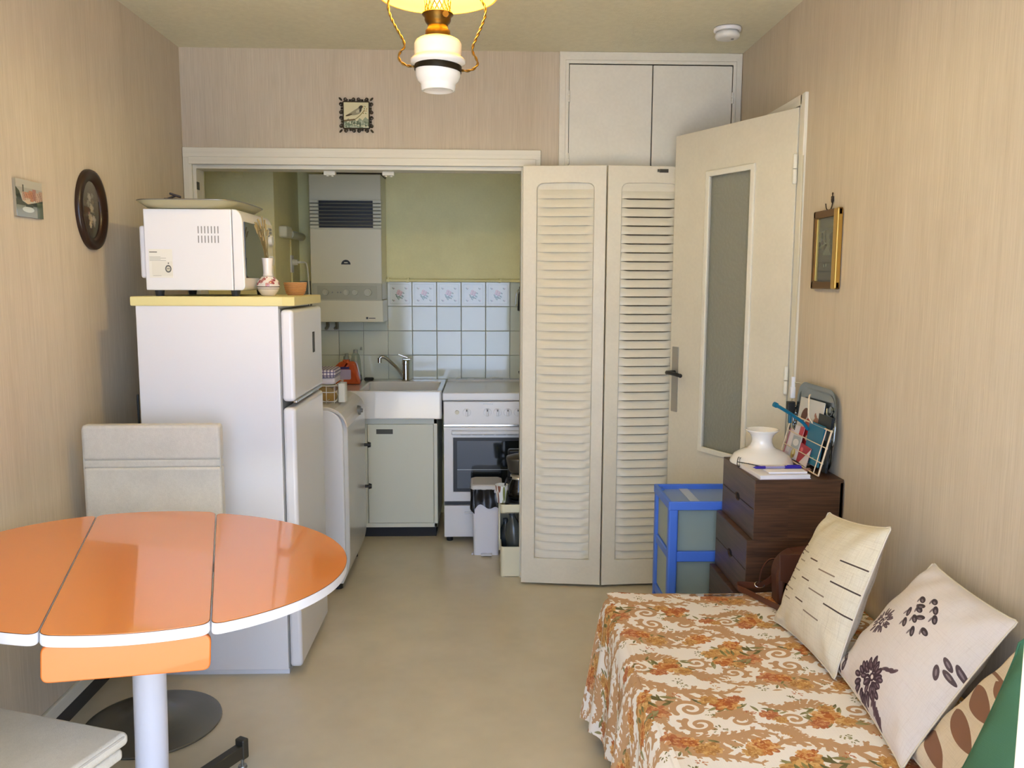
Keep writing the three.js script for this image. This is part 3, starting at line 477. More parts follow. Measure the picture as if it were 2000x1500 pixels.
// dish rack with towel on the washing machine
{
  const t = thing('dish_rack', 'small white wire dish rack on the washing machine beside the fridge', 'rack', [-0.79, 0.883, -4.02]);
  const w = [];
  for (const y of [0.012, 0.055, 0.085]) w.push(tube([[-0.1, y, -0.12], [0.085, y, -0.12], [0.085, y, 0.12], [-0.1, y, 0.12]].flatMap((p, i, a) => { const q = a[(i + 1) % 4]; return [p, [p[0] * 0.67 + q[0] * 0.33, y, p[2] * 0.67 + q[2] * 0.33], [p[0] * 0.33 + q[0] * 0.67, y, p[2] * 0.33 + q[2] * 0.67]]; }), 0.002, 60, 6, true));
  for (let k = 0; k < 6; k++) { w.push(rod([-0.1 + k * 0.037, 0.002, 0.12], [-0.1 + k * 0.037, 0.085, 0.12], 0.0015, 6)); w.push(rod([-0.1 + k * 0.037, 0.002, -0.12], [-0.1 + k * 0.037, 0.085, -0.12], 0.0015, 6)); w.push(rod([-0.1 + k * 0.037, 0.012, -0.12], [-0.1 + k * 0.037, 0.012, 0.12], 0.0015, 6)); }
  part(t, 'wires', merge(w), mat(0xe7e6e0, 0.35));
  part(t, 'cutlery_cup', merge([extrude((() => { const s = roundRect(-0.018, -0.03, 0.018, 0.03, 0.01); s.holes.push(roundRect(-0.015, -0.027, 0.015, 0.027, 0.009)); return s; })(), 0.09, 0.001).rotateX(-PI / 2).translate(0.108, 0.0, 0.03)]), mat(0xd9d8cc, 0.4));
  const ging = canvasTex(256, 256, (x) => { x.fillStyle = '#efeaf0'; x.fillRect(0, 0, 256, 256); for (let k = 0; k < 8; k++) { x.fillStyle = 'rgba(70,62,110,.55)'; x.fillRect(k * 32, 0, 14, 256); x.fillRect(0, k * 32, 256, 14); } });
  const c = thing('tea_towel', 'folded violet checked tea towel on the dish rack', 'towel', [-0.79, 0.971, -4.02]);
  ging.wrapS = ging.wrapT = THREE.RepeatWrapping; ging.repeat.set(8, 8);
  part(c, 'towel', boxUV(bx(-0.096, 0.088, 0.032, 0.072, -0.06, 0.112, 0.014, 3)), mat(0xffffff, 0.9, { map: ging }));
  part(c, 'lower_fold', bx(-0.09, 0.085, 0.0, 0.034, -0.06, 0.10, 0.012), mat(0xdcd4dc, 0.9), 'plain pale fold under the checks');
  part(c, 'stripe', bx(-0.045, -0.01, -0.001, 0.0345, -0.05, 0.102, 0.006), mat(0xd98a80, 0.9), 'pink stripe');
  const bw = thing('wooden_bowl', 'yellowish wooden dish standing in the wire dish rack', 'dish', [-0.76, 0.905, -3.98]);
  part(bw, 'bowl', lathe([[0, 0], [0.03, 0.0], [0.055, 0.012], [0.066, 0.03], [0.063, 0.03], [0.052, 0.016], [0.028, 0.005], [0, 0.005]], 32).scale(0.75, 0.75, 0.75).rotateX(0.5).rotateZ(-0.5), mat(0xbf9d5e, 0.5));
  const br = thing('dish_brush', 'dark twisted bottle brush standing upright by the fridge edge', 'brush', [-0.80, 0.885, -4.05]);
  part(br, 'brush', merge([rod([0, 0, 0], [0.0, 0.17, 0], 0.003, 8), tube(Array.from({ length: 40 }, (_, i) => [Math.cos(i * 1.3) * 0.005, 0.09 + i * 0.0022, Math.sin(i * 1.3) * 0.005]), 0.002, 120, 5)]), mat(0x3d3d3a, 0.8));
}
// gas cooker
{
  const t = thing('cooker', 'white gas cooker with a closed lid and a dark oven window', 'cooker', [0.02, 0, -4.86]);
  const x0 = -0.233, x1 = 0.268, zf = -4.572, zb = -5.165;
  wpart(t, 'body', bx(x0, x1, 0.03, 0.80, zb, zf - 0.024, 0.003), enamel);
  wpart(t, 'lid', bx(x0 - 0.006, x1 + 0.006, 0.803, 0.848, zb + 0.075, zf + 0.004, 0.007, 3), enamel);
  const hb = wpart(t, 'lid_hinge_strip', bx(x0, x1, 0.8, 0.858, zb, zb + 0.07, 0.004), applianceGrey);
  for (let k = 0; k < 4; k++) wpart(hb, 'vent_slot', bx(x0 + 0.05 + k * 0.11, x0 + 0.12 + k * 0.11, 0.857, 0.8595, zb + 0.02, zb + 0.045), steel);
  const cp = wpart(t, 'control_panel', bx(x0, x1, 0.668, 0.799, zf - 0.03, zf, 0.006), enamel);
  wpart(cp, 'igniter_button', cyl(0.012, 0.011, 0.008, 0, 0, 0, 18).rotateX(PI / 2).translate(-0.158, 0.738, zf), enamelWarm);
  wpart(cp, 'brand_plate', bx(-0.015, 0.04, 0.783, 0.787, zf - 0.001, zf + 0.0015), steel);
  for (const x of [-0.104, 0.009, 0.065, 0.121, 0.177]) {
    const k = wpart(cp, 'knob', merge([cyl(0.0225, 0.021, 0.006, 0, 0, 0, 26), bx(-0.0065, 0.0065, 0.0, 0.024, -0.019, 0.019, 0.003)]).rotateX(PI / 2).translate(x, 0.738, zf - 0.001), enamel);
    k.userData.label = 'white knob with a dark tick';
    const tick = shade(new THREE.Mesh(bx(-0.0025, 0.0025, 0.008, 0.018, 0.0232, 0.0245).translate(x - 0.02, 0.738, zf + 4.86), darkGrey)); k.add(tick); tick.name = 'tick';
  }
  wpart(t, 'trim_strip', bx(x0 + 0.002, x1, 0.66, 0.668, zf - 0.02, zf - 0.006), chrome, 'chrome strip under the control panel');
  const d = wpart(t, 'oven_door', (() => { const s = roundRect(x0 + 0.001, 0.236, x1 - 0.001, 0.656, 0); s.holes.push(roundRect(-0.180, 0.290, 0.216, 0.596, 0)); return extrude(s, 0.03, 0.003).translate(0, 0, zf - 0.03); })(), enamel);
  wpart(d, 'oven_window', bx(-0.184, 0.22, 0.286, 0.6, zf - 0.012, zf - 0.006), darkGlass, 'dark oven glass');
  wpart(d, 'window_border', (() => { const s = roundRect(-0.181, 0.289, 0.217, 0.597, 0.002); s.holes.push(roundRect(-0.159, 0.309, 0.195, 0.577, 0.002)); return extrude(s, 0.002).translate(0, 0, zf - 0.007); })(), blackPlastic, 'black printed border');
  wpart(d, 'oven_shelf', bx(-0.158, 0.194, 0.414, 0.4165, zf - 0.0062, zf - 0.005), steel, 'bright oven shelf edge');
  const h = wpart(d, 'handle', bx(-0.19, 0.226, 0.615, 0.638, zf - 0.002, zf + 0.02, 0.007, 3), enamel);
  for (let k = 0; k < 5; k++) wpart(h, 'slot', bx(-0.139 + k * 0.065, -0.085 + k * 0.065, 0.6115, 0.6148, zf - 0.001, zf + 0.001), blackPlastic);
  wpart(t, 'gap_strip', bx(x0 + 0.003, x1 - 0.003, 0.214, 0.235, zf - 0.03, zf - 0.014), blackPlastic, 'black gap above the lower drawer');
  const dr = wpart(t, 'drawer', bx(x0 + 0.001, x1 - 0.001, 0.032, 0.212, zf - 0.03, zf, 0.004), enamel);
  wpart(dr, 'drawer_grip', bx(-0.12, 0.156, 0.165, 0.178, zf - 0.002, zf + 0.008, 0.004, 3), enamel);
  for (const x of [x0 + 0.03, x1 - 0.03]) for (const z of [zf - 0.05, zb + 0.05]) wpart(t, 'foot', cyl(0.018, 0.02, 0.032, x, 0, z, 14), blackPlastic);
}
// pedal bin with bin bag
{
  const t = thing('waste_bin', 'narrow white plastic bin with a black bag before the cooker', 'bin', [0.003, 0, -4.43]);
  const side = (w0, d0, w1, d1, h, th) => { const o = (w, d) => roundRect(-w / 2, -d / 2, w / 2, d / 2, 0.02).getPoints(6), n = o(1, 1).length; const L = [[o(w0, d0), 0], [o(w1, d1), h], [o(w1 - th, d1 - th), h], [o(w0 - th, d0 - th), 0.01]]; return grid(n - 1, L.length - 1, (u, v) => { const [P, y] = L[Math.round(v * (L.length - 1))], q = P[Math.round(u * (n - 1))]; return [q.x, y, -q.y]; }); };
  part(t, 'bucket', merge([side(0.135, 0.16, 0.155, 0.19, 0.36, 0.008), bx(-0.06, 0.06, 0, 0.006, -0.07, 0.07)]), mat(0xe6e6ee, 0.4, { side: THREE.DoubleSide }));
  part(t, 'pedal', bx(-0.03, 0.03, 0.006, 0.014, 0.08, 0.115, 0.004), mat(0xe6e6ee, 0.4));
  part(t, 'side_foot', rod([-0.069, 0.006, 0.05], [-0.075, 0.010, 0.09], 0.005), mat(0xe6e6ee, 0.4));
  part(t, 'rim', (() => { const s = roundRect(-0.084, -0.102, 0.084, 0.102, 0.03); s.holes.push(roundRect(-0.07, -0.088, 0.07, 0.088, 0.024)); return extrude(s, 0.022, 0.004).rotateX(-PI / 2).translate(0, 0.362, 0); })(), mat(0xdcdad8, 0.4));
  part(t, 'lid', extrude(roundRect(-0.076, -0.094, 0.076, 0.094, 0.028), 0.012, 0.004).rotateX(-PI / 2).translate(0, 0.376, 0), mat(0xd8d2cc, 0.45));
  part(t, 'bin_bag', grid(80, 6, (u, v) => { const P = roundRect(-0.5, -0.5, 0.5, 0.5, 0.12), q = P.getPointAt(Math.min(u, 0.9999)), k = 1 + 0.04 * Math.sin(u * 61) * (1 - v * 0.4) + 0.03 * Math.sin(u * 23 + v * 5), dr = 0.255 + 0.022 * Math.sin(u * 17) + 0.014 * Math.sin(u * 41); return [q.x * 0.166 * k, 0.365 - (0.365 - dr) * v, -q.y * 0.2 * k]; }), phys(0x17161a, 0.25, { side: THREE.DoubleSide }), 'black bag folded over the rim');
}
// cream plastic stand with coffee machine, cup and bottles
{
  const t = thing('storage_stand', 'cream plastic two-tier stand with open trays beside the cooker', 'stand', [0.165, 0, -4.16]);
  const tub = (x0, x1, z0, z1, y0, y1, r) => { const s = roundRect(x0, -z1, x1, -z0, r); s.holes.push(roundRect(x0 + 0.005, -z1 + 0.005, x1 - 0.005, -z0 - 0.005, r * 0.8)); return merge([extrude(s, y1 - y0, 0.002).rotateX(-PI / 2).translate(0, y0, 0), extrude(roundRect(x0, -z1, x1, -z0, r), 0.006, 0.001).rotateX(-PI / 2).translate(0, y0, 0)]); };
  wpart(t, 'lower_tub', tub(0.073, 0.258, -4.30, -4.01, 0.0, 0.155, 0.02), cream);
  wpart(t, 'upper_tray', tub(0.071, 0.258, -4.31, -4.01, 0.325, 0.368, 0.022), cream);
  wpart(t, 'side_wall', merge([bx(0.066, 0.073, 0.10, 0.37, -4.31, -4.13, 0.002), bx(0.066, 0.258, 0.10, 0.37, -4.315, -4.308, 0.002)]), cream);
  const c = thing('coffee_maker', 'black filter coffee maker with a glass jug on the cream stand', 'coffee maker', [0.168, 0.332, -4.16]);
  part(c, 'base', merge([extrude(roundRect(-0.07, -0.1, 0.07, 0.1, 0.03), 0.03, 0.006).rotateX(-PI / 2), cyl(0.05, 0.05, 0.005, 0.0, 0.03, 0.03, 24)]), blackPlastic);
  part(c, 'tower', merge([bx(-0.055, 0.062, 0.02, 0.27, -0.1, -0.045, 0.012)]), blackPlastic);
  part(c, 'filter_holder', lathe([[0, 0.165], [0.045, 0.168], [0.056, 0.185], [0.066, 0.238], [0.064, 0.25], [0.03, 0.262], [0, 0.265]], 32).translate(0, 0, 0.02), mat(0x4a463f, 0.35, { metalness: 0.3 }));
  part(c, 'jug', lathe([[0, 0.037], [0.045, 0.037], [0.056, 0.055], [0.058, 0.085], [0.05, 0.12], [0.04, 0.14], [0.043, 0.155]], 32).translate(0, 0, 0.035), phys(0x3a342b, 0.06, { transmission: 0.75, thickness: 0 }));
  part(c, 'jug_band', lathe([[0.0425, 0.142], [0.0445, 0.142], [0.0455, 0.16], [0.0, 0.166]], 32).translate(0, 0, 0.035), mat(0xcdc7b4, 0.3, { metalness: 0.6 }));
  part(c, 'jug_handle', tube([[-0.04, 0.15, 0.06], [-0.062, 0.15, 0.078], [-0.07, 0.11, 0.084], [-0.058, 0.07, 0.07]], 0.006, 20, 8), blackPlastic);
  const cupTex = canvasTex(256, 128, (x) => { x.fillStyle = '#e9ecea'; x.fillRect(0, 0, 256, 128); x.fillStyle = '#9fb7d8'; x.fillRect(0, 0, 256, 26); for (let k = 0; k < 26; k++) { x.fillStyle = ['#7f8a4d', '#b28a74', '#5d6c4a', '#c9b9a4', '#8d5f4e'][k % 5]; x.beginPath(); x.ellipse((k * 53) % 256, 62 + (k * 29) % 54, 11, 7, k, 0, 7); x.fill(); } });
  const cup = thing('yoghurt_cup', 'small printed plastic cup on the edge of the cream tray', 'cup', [0.078, 0.37, -4.05]);
  part(cup, 'cup', lathe([[0, 0.0], [0.021, 0.0], [0.023, 0.003], [0.0325, 0.088], [0.034, 0.09], [0.031, 0.09], [0.0215, 0.006], [0, 0.006]], 30), mat(0xffffff, 0.4, { map: cupTex, side: THREE.DoubleSide }));
  const bt = [['grey plastic bottle leaning in the lower cream tub', [0.165, 0.155 - 0.145, -4.10], 0.12, 0x6d7370, 1], ['dark blue bottle leaning left in the lower cream tub', [0.112, 0.01, -4.16], 0.05, 0x39464f, 0.82]];
  for (const [label, pos, lean, col, s] of bt) {
    const b = thing('empty_bottle', label, 'bottle', pos, 0, 'bottles in the cream stand'); b.rotation.z = lean; b.scale.setScalar(s);
    part(b, 'bottle', lathe([[0, 0], [0.04, 0], [0.046, 0.008], [0.046, 0.09], [0.042, 0.1], [0.046, 0.112], [0.046, 0.19], [0.036, 0.235], [0.018, 0.265], [0.014, 0.285]], 32), phys(col, 0.15, { transmission: 0.55, thickness: 0 }));
    part(b, 'cap', cyl(0.016, 0.016, 0.018, 0, 0.283, 0, 18), mat(0x30383e, 0.5));
  }
}
// things hung at the right end of the kitchen
{
  const t = thing('hanging_flask', 'black flask with a silver handle hung on the kitchen wall by the opening', 'flask', [0.222, 1.28, -4.98]);
  part(t, 'body', lathe([[0, 0], [0.034, 0.002], [0.036, 0.01], [0.031, 0.10], [0.026, 0.115], [0.026, 0.14], [0.018, 0.155], [0, 0.158]], 28), blackPlastic);
  part(t, 'handle', tube([[-0.024, 0.128, 0.02], [-0.036, 0.12, 0.026], [-0.044, 0.09, 0.028], [-0.046, 0.04, 0.028], [-0.04, 0.035, 0.024]], 0.0035, 24, 8), chrome);
  part(t, 'cap_ring', new THREE.TorusGeometry(0.014, 0.003, 8, 20).translate(-0.01, 0.122, 0.028), steel);
  part(t, 'hook', tube([[0.066, 0.2, 0], [0.03, 0.205, 0], [0.012, 0.2, 0], [0.006, 0.175, 0], [0.0, 0.155, 0]], 0.0025, 20, 6), steel);
  const u = thing('hanging_ladle', 'dark ladle hung on the kitchen wall over the cooker', 'ladle', [0.245, 0.87, -4.95]);
  part(u, 'ladle', merge([bx(-0.003, 0.003, 0.05, 0.28, -0.01, 0.01, 0.002), new THREE.SphereGeometry(0.03, 20, 12, 0, 2 * PI, PI / 2, PI / 2).translate(-0.022, 0.055, 0), tube([[0, 0.28, 0], [0.012, 0.3, 0], [0.03, 0.3, 0], [0.044, 0.295, 0]], 0.003, 16, 6)]), mat(0x2a2a2a, 0.4, { metalness: 0.5, side: THREE.DoubleSide }));
}

// ---------------------------------------------------------------- pendant oil-lamp style light
{
  const px = -0.134, pz = -2.45, y0 = 1.984;
  const t = thing('pendant_lamp', 'lit hanging lamp like an oil lamp with white glass font and brass burner', 'lamp', [px, y0, pz]);
  const at = (pts) => pts.map(([r, y]) => [r, y - y0]);
  part(t, 'font', lathe(at([[0, 1.992], [0.036, 1.99], [0.040, 1.984], [0.047, 1.985], [0.049, 2.0], [0.05, 2.004], [0.0565, 2.010], [0.062, 2.022], [0.0635, 2.036], [0.064, 2.05], [0.0655, 2.054], [0.0755, 2.058], [0.0775, 2.064], [0.0755, 2.070], [0.067, 2.074], [0.066, 2.080], [0.0665, 2.108], [0.063, 2.118], [0.052, 2.125], [0.036, 2.128], [0, 2.128]]), 56), opal, 'white glass font');
  part(t, 'ring', lathe([[0.0642, -0.009], [0.0662, -0.009], [0.0662, 0.008], [0.0642, 0.008]], 48).rotateZ(-0.06).translate(0, 2.046 - y0, 0), mat(0x2d2618, 0.4, { metalness: 0.7 }), 'dark metal ring carrying the font');
  part(t, 'burner', lathe(at([[0.0, 2.126], [0.0345, 2.126], [0.0355, 2.132], [0.0345, 2.146], [0.030, 2.150], [0.028, 2.158], [0.0285, 2.163], [0.0335, 2.168], [0.0365, 2.174], [0.0365, 2.182], [0.0435, 2.189], [0.0435, 2.192], [0.037, 2.192], [0.034, 2.19], [0, 2.19]]), 48), agedBrass, 'brass burner');
  part(t, 'wick_knob', merge([rod([0.02, 2.176 - y0, 0.03], [0.024, 2.176 - y0, 0.05], 0.003), cyl(0.0085, 0.0085, 0.006, 0, 0, 0, 18).rotateX(PI / 2).translate(0.0245, 2.176 - y0, 0.05)]), brass);
  const teeth = []; for (let k = 0; k < 16; k++) { const a = k / 16 * 2 * PI, c = Math.cos(a), s = Math.sin(a), a2 = a + PI / 16, c2 = Math.cos(a2), s2 = Math.sin(a2), c3 = Math.cos(a - PI / 16), s3 = Math.sin(a - PI / 16), Y = (y) => y - y0; teeth.push(tube([[c3 * 0.036, Y(2.191), s3 * 0.036], [c * 0.0345, Y(2.205), s * 0.0345], [c2 * 0.035, Y(2.218), s2 * 0.035], [c2 * 0.0365, Y(2.226), s2 * 0.0365]], 0.0016, 10, 5), tube([[c2 * 0.036, Y(2.191), s2 * 0.036], [c * 0.0345, Y(2.205), s * 0.0345], [c3 * 0.035, Y(2.218), s3 * 0.035], [c3 * 0.0365, Y(2.226), s3 * 0.0365]], 0.0016, 10, 5)); }
  part(t, 'gallery', merge(teeth), brass, 'pierced brass crown');
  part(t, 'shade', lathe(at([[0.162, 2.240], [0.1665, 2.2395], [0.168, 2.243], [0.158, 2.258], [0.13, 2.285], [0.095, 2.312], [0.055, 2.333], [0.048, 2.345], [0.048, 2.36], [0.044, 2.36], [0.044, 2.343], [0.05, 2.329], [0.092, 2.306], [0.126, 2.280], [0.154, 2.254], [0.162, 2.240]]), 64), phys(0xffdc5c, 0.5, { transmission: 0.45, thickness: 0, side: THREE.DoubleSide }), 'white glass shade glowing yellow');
  const bulb = new THREE.SphereGeometry(0.026, 24, 16).scale(1, 1.25, 1).translate(0, 2.262 - y0, 0);
  part(t, 'bulb', bulb, mat(0xfff4d8, 0.4, { emissive: new THREE.Color(1, 0.84, 0.45), emissiveIntensity: 2 }));
  part(t, 'bulb_holder', merge([cyl(0.013, 0.013, 0.045, 0, 2.19 - y0, 0, 16)]), mat(0xf1e7cf, 0.5));
  const light = new THREE.PointLight(new THREE.Color(1, 0.86, 0.42), 1.25); light.position.set(px, 2.262, pz); light.castShadow = true; light.shadow.radius = 1.3; light.name = 'pendant_bulb'; scene.add(light);
  // twisted wire arms: two strands round one path, from the ring up to the crown above the shade
  const arm = (pts) => { const c = new THREE.CatmullRomCurve3(pts.map(([r, y]) => new THREE.Vector3(r, y - y0, 0))), L = []; for (const ph of [0, PI]) { const q = []; const N = 150; for (let i = 0; i <= N; i++) { const p = c.getPointAt(i / N), tn = c.getTangentAt(i / N), nn = new THREE.Vector3(-tn.y, tn.x, 0), a = i * 0.62 + ph; q.push([p.x + nn.x * Math.cos(a) * 0.0019, p.y + nn.y * Math.cos(a) * 0.0019, Math.sin(a) * 0.0019]); } L.push(tube(q, 0.0021, 300, 6)); } return merge(L); };
  part(t, 'arm', arm([[-0.065, 2.05], [-0.086, 2.052], [-0.104, 2.062], [-0.110, 2.076], [-0.104, 2.09], [-0.094, 2.102], [-0.095, 2.116], [-0.108, 2.14], [-0.125, 2.17], [-0.136, 2.20], [-0.136, 2.222], [-0.128, 2.243], [-0.15, 2.30], [-0.12, 2.36], [-0.05, 2.40], [-0.006, 2.41]]), brass);
  part(t, 'arm', arm([[0.065, 2.041], [0.084, 2.04], [0.102, 2.047], [0.111, 2.06], [0.106, 2.075], [0.098, 2.088], [0.097, 2.103], [0.108, 2.13], [0.124, 2.165], [0.133, 2.195], [0.130, 2.215], [0.118, 2.24], [0.15, 2.30], [0.12, 2.36], [0.05, 2.40], [0.006, 2.41]]), brass);
  const links = []; for (let k = 0; k < 3; k++) links.push(new THREE.TorusGeometry(0.012, 0.0022, 8, 20).scale(0.7, 1.2, 1).rotateY(k % 2 ? PI / 2 : 0).translate(0, 2.418 + k * 0.022 - y0, 0));
  part(t, 'chain', merge([new THREE.SphereGeometry(0.014, 16, 10).translate(0, 2.405 - y0, 0), ...links]), brass);
  part(t, 'ceiling_rose', lathe(at([[0.004, 2.47], [0.03, 2.476], [0.048, 2.492], [0.05, 2.5], [0, 2.5]]), 32), brass);
}
// smoke detector
{
  const t = thing('smoke_detector', 'round white smoke detector on the ceiling near the cupboard', 'smoke detector', [1.0, 2.452, -3.6]);
  part(t, 'base', lathe([[0, 0.0355], [0.055, 0.0355], [0.056, 0.03], [0.056, 0.022], [0.052, 0.019], [0, 0.019]].map(([r, y]) => [r, y + 0.012]).reverse(), 40), edgeWhite);
  part(t, 'head', lathe([[0, 0], [0.034, 0.001], [0.046, 0.005], [0.051, 0.013], [0.051, 0.022], [0.047, 0.024], [0.047, 0.032], [0, 0.032]], 40), mat(0xe8e6de, 0.5));
  part(t, 'lens', cyl(0.006, 0.006, 0.004, 0.018, -0.002, 0.012, 12), greyPlastic);
}

// ---------------------------------------------------------------- pictures
const frameRing = (w, h, b, d, r = 0.002) => { const s = roundRect(-w / 2, -h / 2, w / 2, h / 2, 0); s.holes.push(roundRect(-w / 2 + b, -h / 2 + b, w / 2 - b, h / 2 - b, 0)); return extrude(s, d, r); };
{
  const t = thing('bird_tile', 'square painted bird tile in a curly dark iron frame above the kitchen opening', 'picture', [-0.594, 2.208, BZ + 0.002]);
  const tex = canvasTex(256, 256, (x) => {
    x.fillStyle = '#d9d2a8'; x.fillRect(0, 0, 256, 256);
    x.fillStyle = '#8f9a80'; x.beginPath(); x.moveTo(0, 190); for (let k = 0; k <= 16; k++) x.lineTo(k * 16, 176 + Math.sin(k * 1.7) * 16 - (k > 9 ? (k - 9) * 3 : 0)); x.lineTo(256, 256); x.lineTo(0, 256); x.fill();
    for (let k = 0; k < 46; k++) { x.fillStyle = ['#6c7a62', '#a9b39a', '#55634f', '#c6c7a8'][k % 4]; x.beginPath(); x.ellipse((k * 71) % 256, 196 + (k * 31) % 58, 13 + k % 9, 8 + k % 5, k, 0, 7); x.fill(); }
    x.strokeStyle = '#6a5836'; x.lineWidth = 15; x.beginPath(); x.moveTo(0, 186); x.lineTo(116, 172); x.stroke();
    x.strokeStyle = '#7a7446'; x.lineWidth = 8; x.beginPath(); x.moveTo(110, 172); x.quadraticCurveTo(160, 150, 214, 76); x.stroke();
    for (let k = 0; k < 9; k++) { x.fillStyle = ['#9c7a4c', '#74804f', '#b08d58'][k % 3]; x.beginPath(); x.ellipse(196 + (k * 17) % 44, 40 + (k * 23) % 90, 8, 5, k, 0, 7); x.fill(); }
    x.fillStyle = '#8f8a70'; x.beginPath(); x.moveTo(30, 128); x.quadraticCurveTo(80, 96, 140, 60); x.quadraticCurveTo(176, 30, 190, 40); x.quadraticCurveTo(196, 80, 164, 112); x.quadraticCurveTo(120, 138, 60, 128); x.fill();
    x.fillStyle = '#b9b294'; x.beginPath(); x.ellipse(146, 90, 22, 14, -0.6, 0, 7); x.fill();
    x.fillStyle = '#2b281c'; x.beginPath(); x.ellipse(176, 48, 22, 16, -0.5, 0, 7); x.fill(); x.beginPath(); x.ellipse(172, 76, 9, 22, 0.25, 0, 7); x.fill();
    x.fillStyle = '#4a3d24'; x.beginPath(); x.ellipse(52, 128, 36, 9, -0.28, 0, 7); x.fill();
  });
  part(t, 'tile', move(bx(-0.0565, 0.0565, -0.0565, 0.0565, 0, 0.005), 0, 0, 0.002), tileGlaze);
  const pr = part(t, 'print', sheet(0.113, 0.113, 0.0008), phys(0xffffff, 0.25, { map: tex, clearcoat: 0.3 })); pr.position.z = 0.0078;
  const curl = (cx, cy, r, a0, dir) => { const q = []; for (let i = 0; i <= 26; i++) { const k = i / 26, a = a0 + dir * k * 4.6 * PI / 2 * 1.5; q.push([cx + Math.cos(a) * r * (1 - 0.8 * k), cy + Math.sin(a) * r * (1 - 0.8 * k), 0.006]); } return tube(q, 0.0021, 60, 6); };
  const f = []; const e = 0.0595;
  for (const s of [-1, 1]) { f.push(rod([-e, s * e, 0.006], [e, s * e, 0.006], 0.0026), rod([s * e, -e, 0.006], [s * e, e, 0.006], 0.0026)); }
  for (const sx of [-1, 1]) for (const sy of [-1, 1]) {
    f.push(curl(sx * 0.048, sy * 0.07, 0.0095, sx > 0 ? PI : 0, sx * sy), curl(sx * 0.07, sy * 0.048, 0.0095, sy > 0 ? -PI / 2 : PI / 2, -sx * sy), new THREE.SphereGeometry(0.006, 10, 8).scale(1.7, 0.8, 0.7).rotateZ(sx * sy * 0.78).translate(sx * 0.071, sy * 0.071, 0.006));
    f.push(curl(sx * 0.012, sy * 0.07, 0.0095, sx > 0 ? 0 : PI, -sx * sy), curl(sx * 0.07, sy * 0.013, 0.0095, sy > 0 ? PI / 2 : -PI / 2, sx * sy));
    f.push(new THREE.SphereGeometry(0.005, 10, 8).translate(sx * 0.028, sy * 0.066, 0.006), new THREE.SphereGeometry(0.005, 10, 8).translate(sx * 0.066, sy * 0.03, 0.006));
  }
  part(t, 'frame', merge(f), mat(0x3a3122, 0.5, { metalness: 0.5 }), 'curly dark iron frame');
}
{
  const t = thing('photo_frame', 'small frameless picture of a town by water, nearest the window on the left wall', 'picture', [LX + 0.001, 1.695, -2.637], PI / 2);
  const tex = canvasTex(256, 192, (x) => {
    x.fillStyle = '#bdb7a8'; x.fillRect(0, 0, 256, 192); x.fillStyle = '#a9a699'; x.fillRect(0, 40, 256, 30);
    x.fillStyle = '#47443f'; x.fillRect(66, 26, 11, 40);
    for (const [a, b, w, h, c] of [[60, 62, 30, 46, '#b99a86'], [84, 62, 44, 44, '#c08b6e'], [124, 52, 42, 56, '#b87f62'], [160, 42, 34, 60, '#a8796a'], [190, 58, 36, 50, '#c0a08c'], [222, 48, 34, 60, '#a98f80'], [86, 92, 50, 34, '#cdb59a']]) { x.fillStyle = c; x.fillRect(a, b, w, h); }
    for (let k = 0; k < 30; k++) { x.fillStyle = 'rgba(70,50,44,.5)'; x.fillRect(66 + (k * 31) % 180, 56 + (k * 17) % 46, 5, 7); }
    x.fillStyle = '#3c433c'; x.beginPath(); x.moveTo(0, 40); x.lineTo(34, 60); x.lineTo(60, 110); x.lineTo(110, 124); x.lineTo(180, 112); x.lineTo(256, 96); x.lineTo(256, 192); x.lineTo(0, 192); x.fill();
    x.fillStyle = '#7f857a'; x.fillRect(0, 132, 256, 60); x.fillStyle = '#55604f'; x.fillRect(196, 108, 60, 84); x.fillStyle = '#c2c9bc'; x.beginPath(); x.ellipse(112, 152, 56, 15, 0, 0, 7); x.fill(); x.fillStyle = '#454a40'; x.fillRect(90, 126, 70, 12);
  });
  part(t, 'backing', bx(-0.075, 0.075, -0.055, 0.055, 0, 0.006), darkGrey);
  const p = part(t, 'print', sheet(0.15, 0.11, 0.0012), phys(0xffffff, 0.12, { map: tex, clearcoat: 0.5 })); p.position.z = 0.0068;
  part(t, 'clip', merge([bx(-0.077, -0.0735, -0.004, 0.004, 0, 0.009), bx(-0.0765, -0.0748, -0.055, 0.055, 0, 0.008)]), chrome);
}
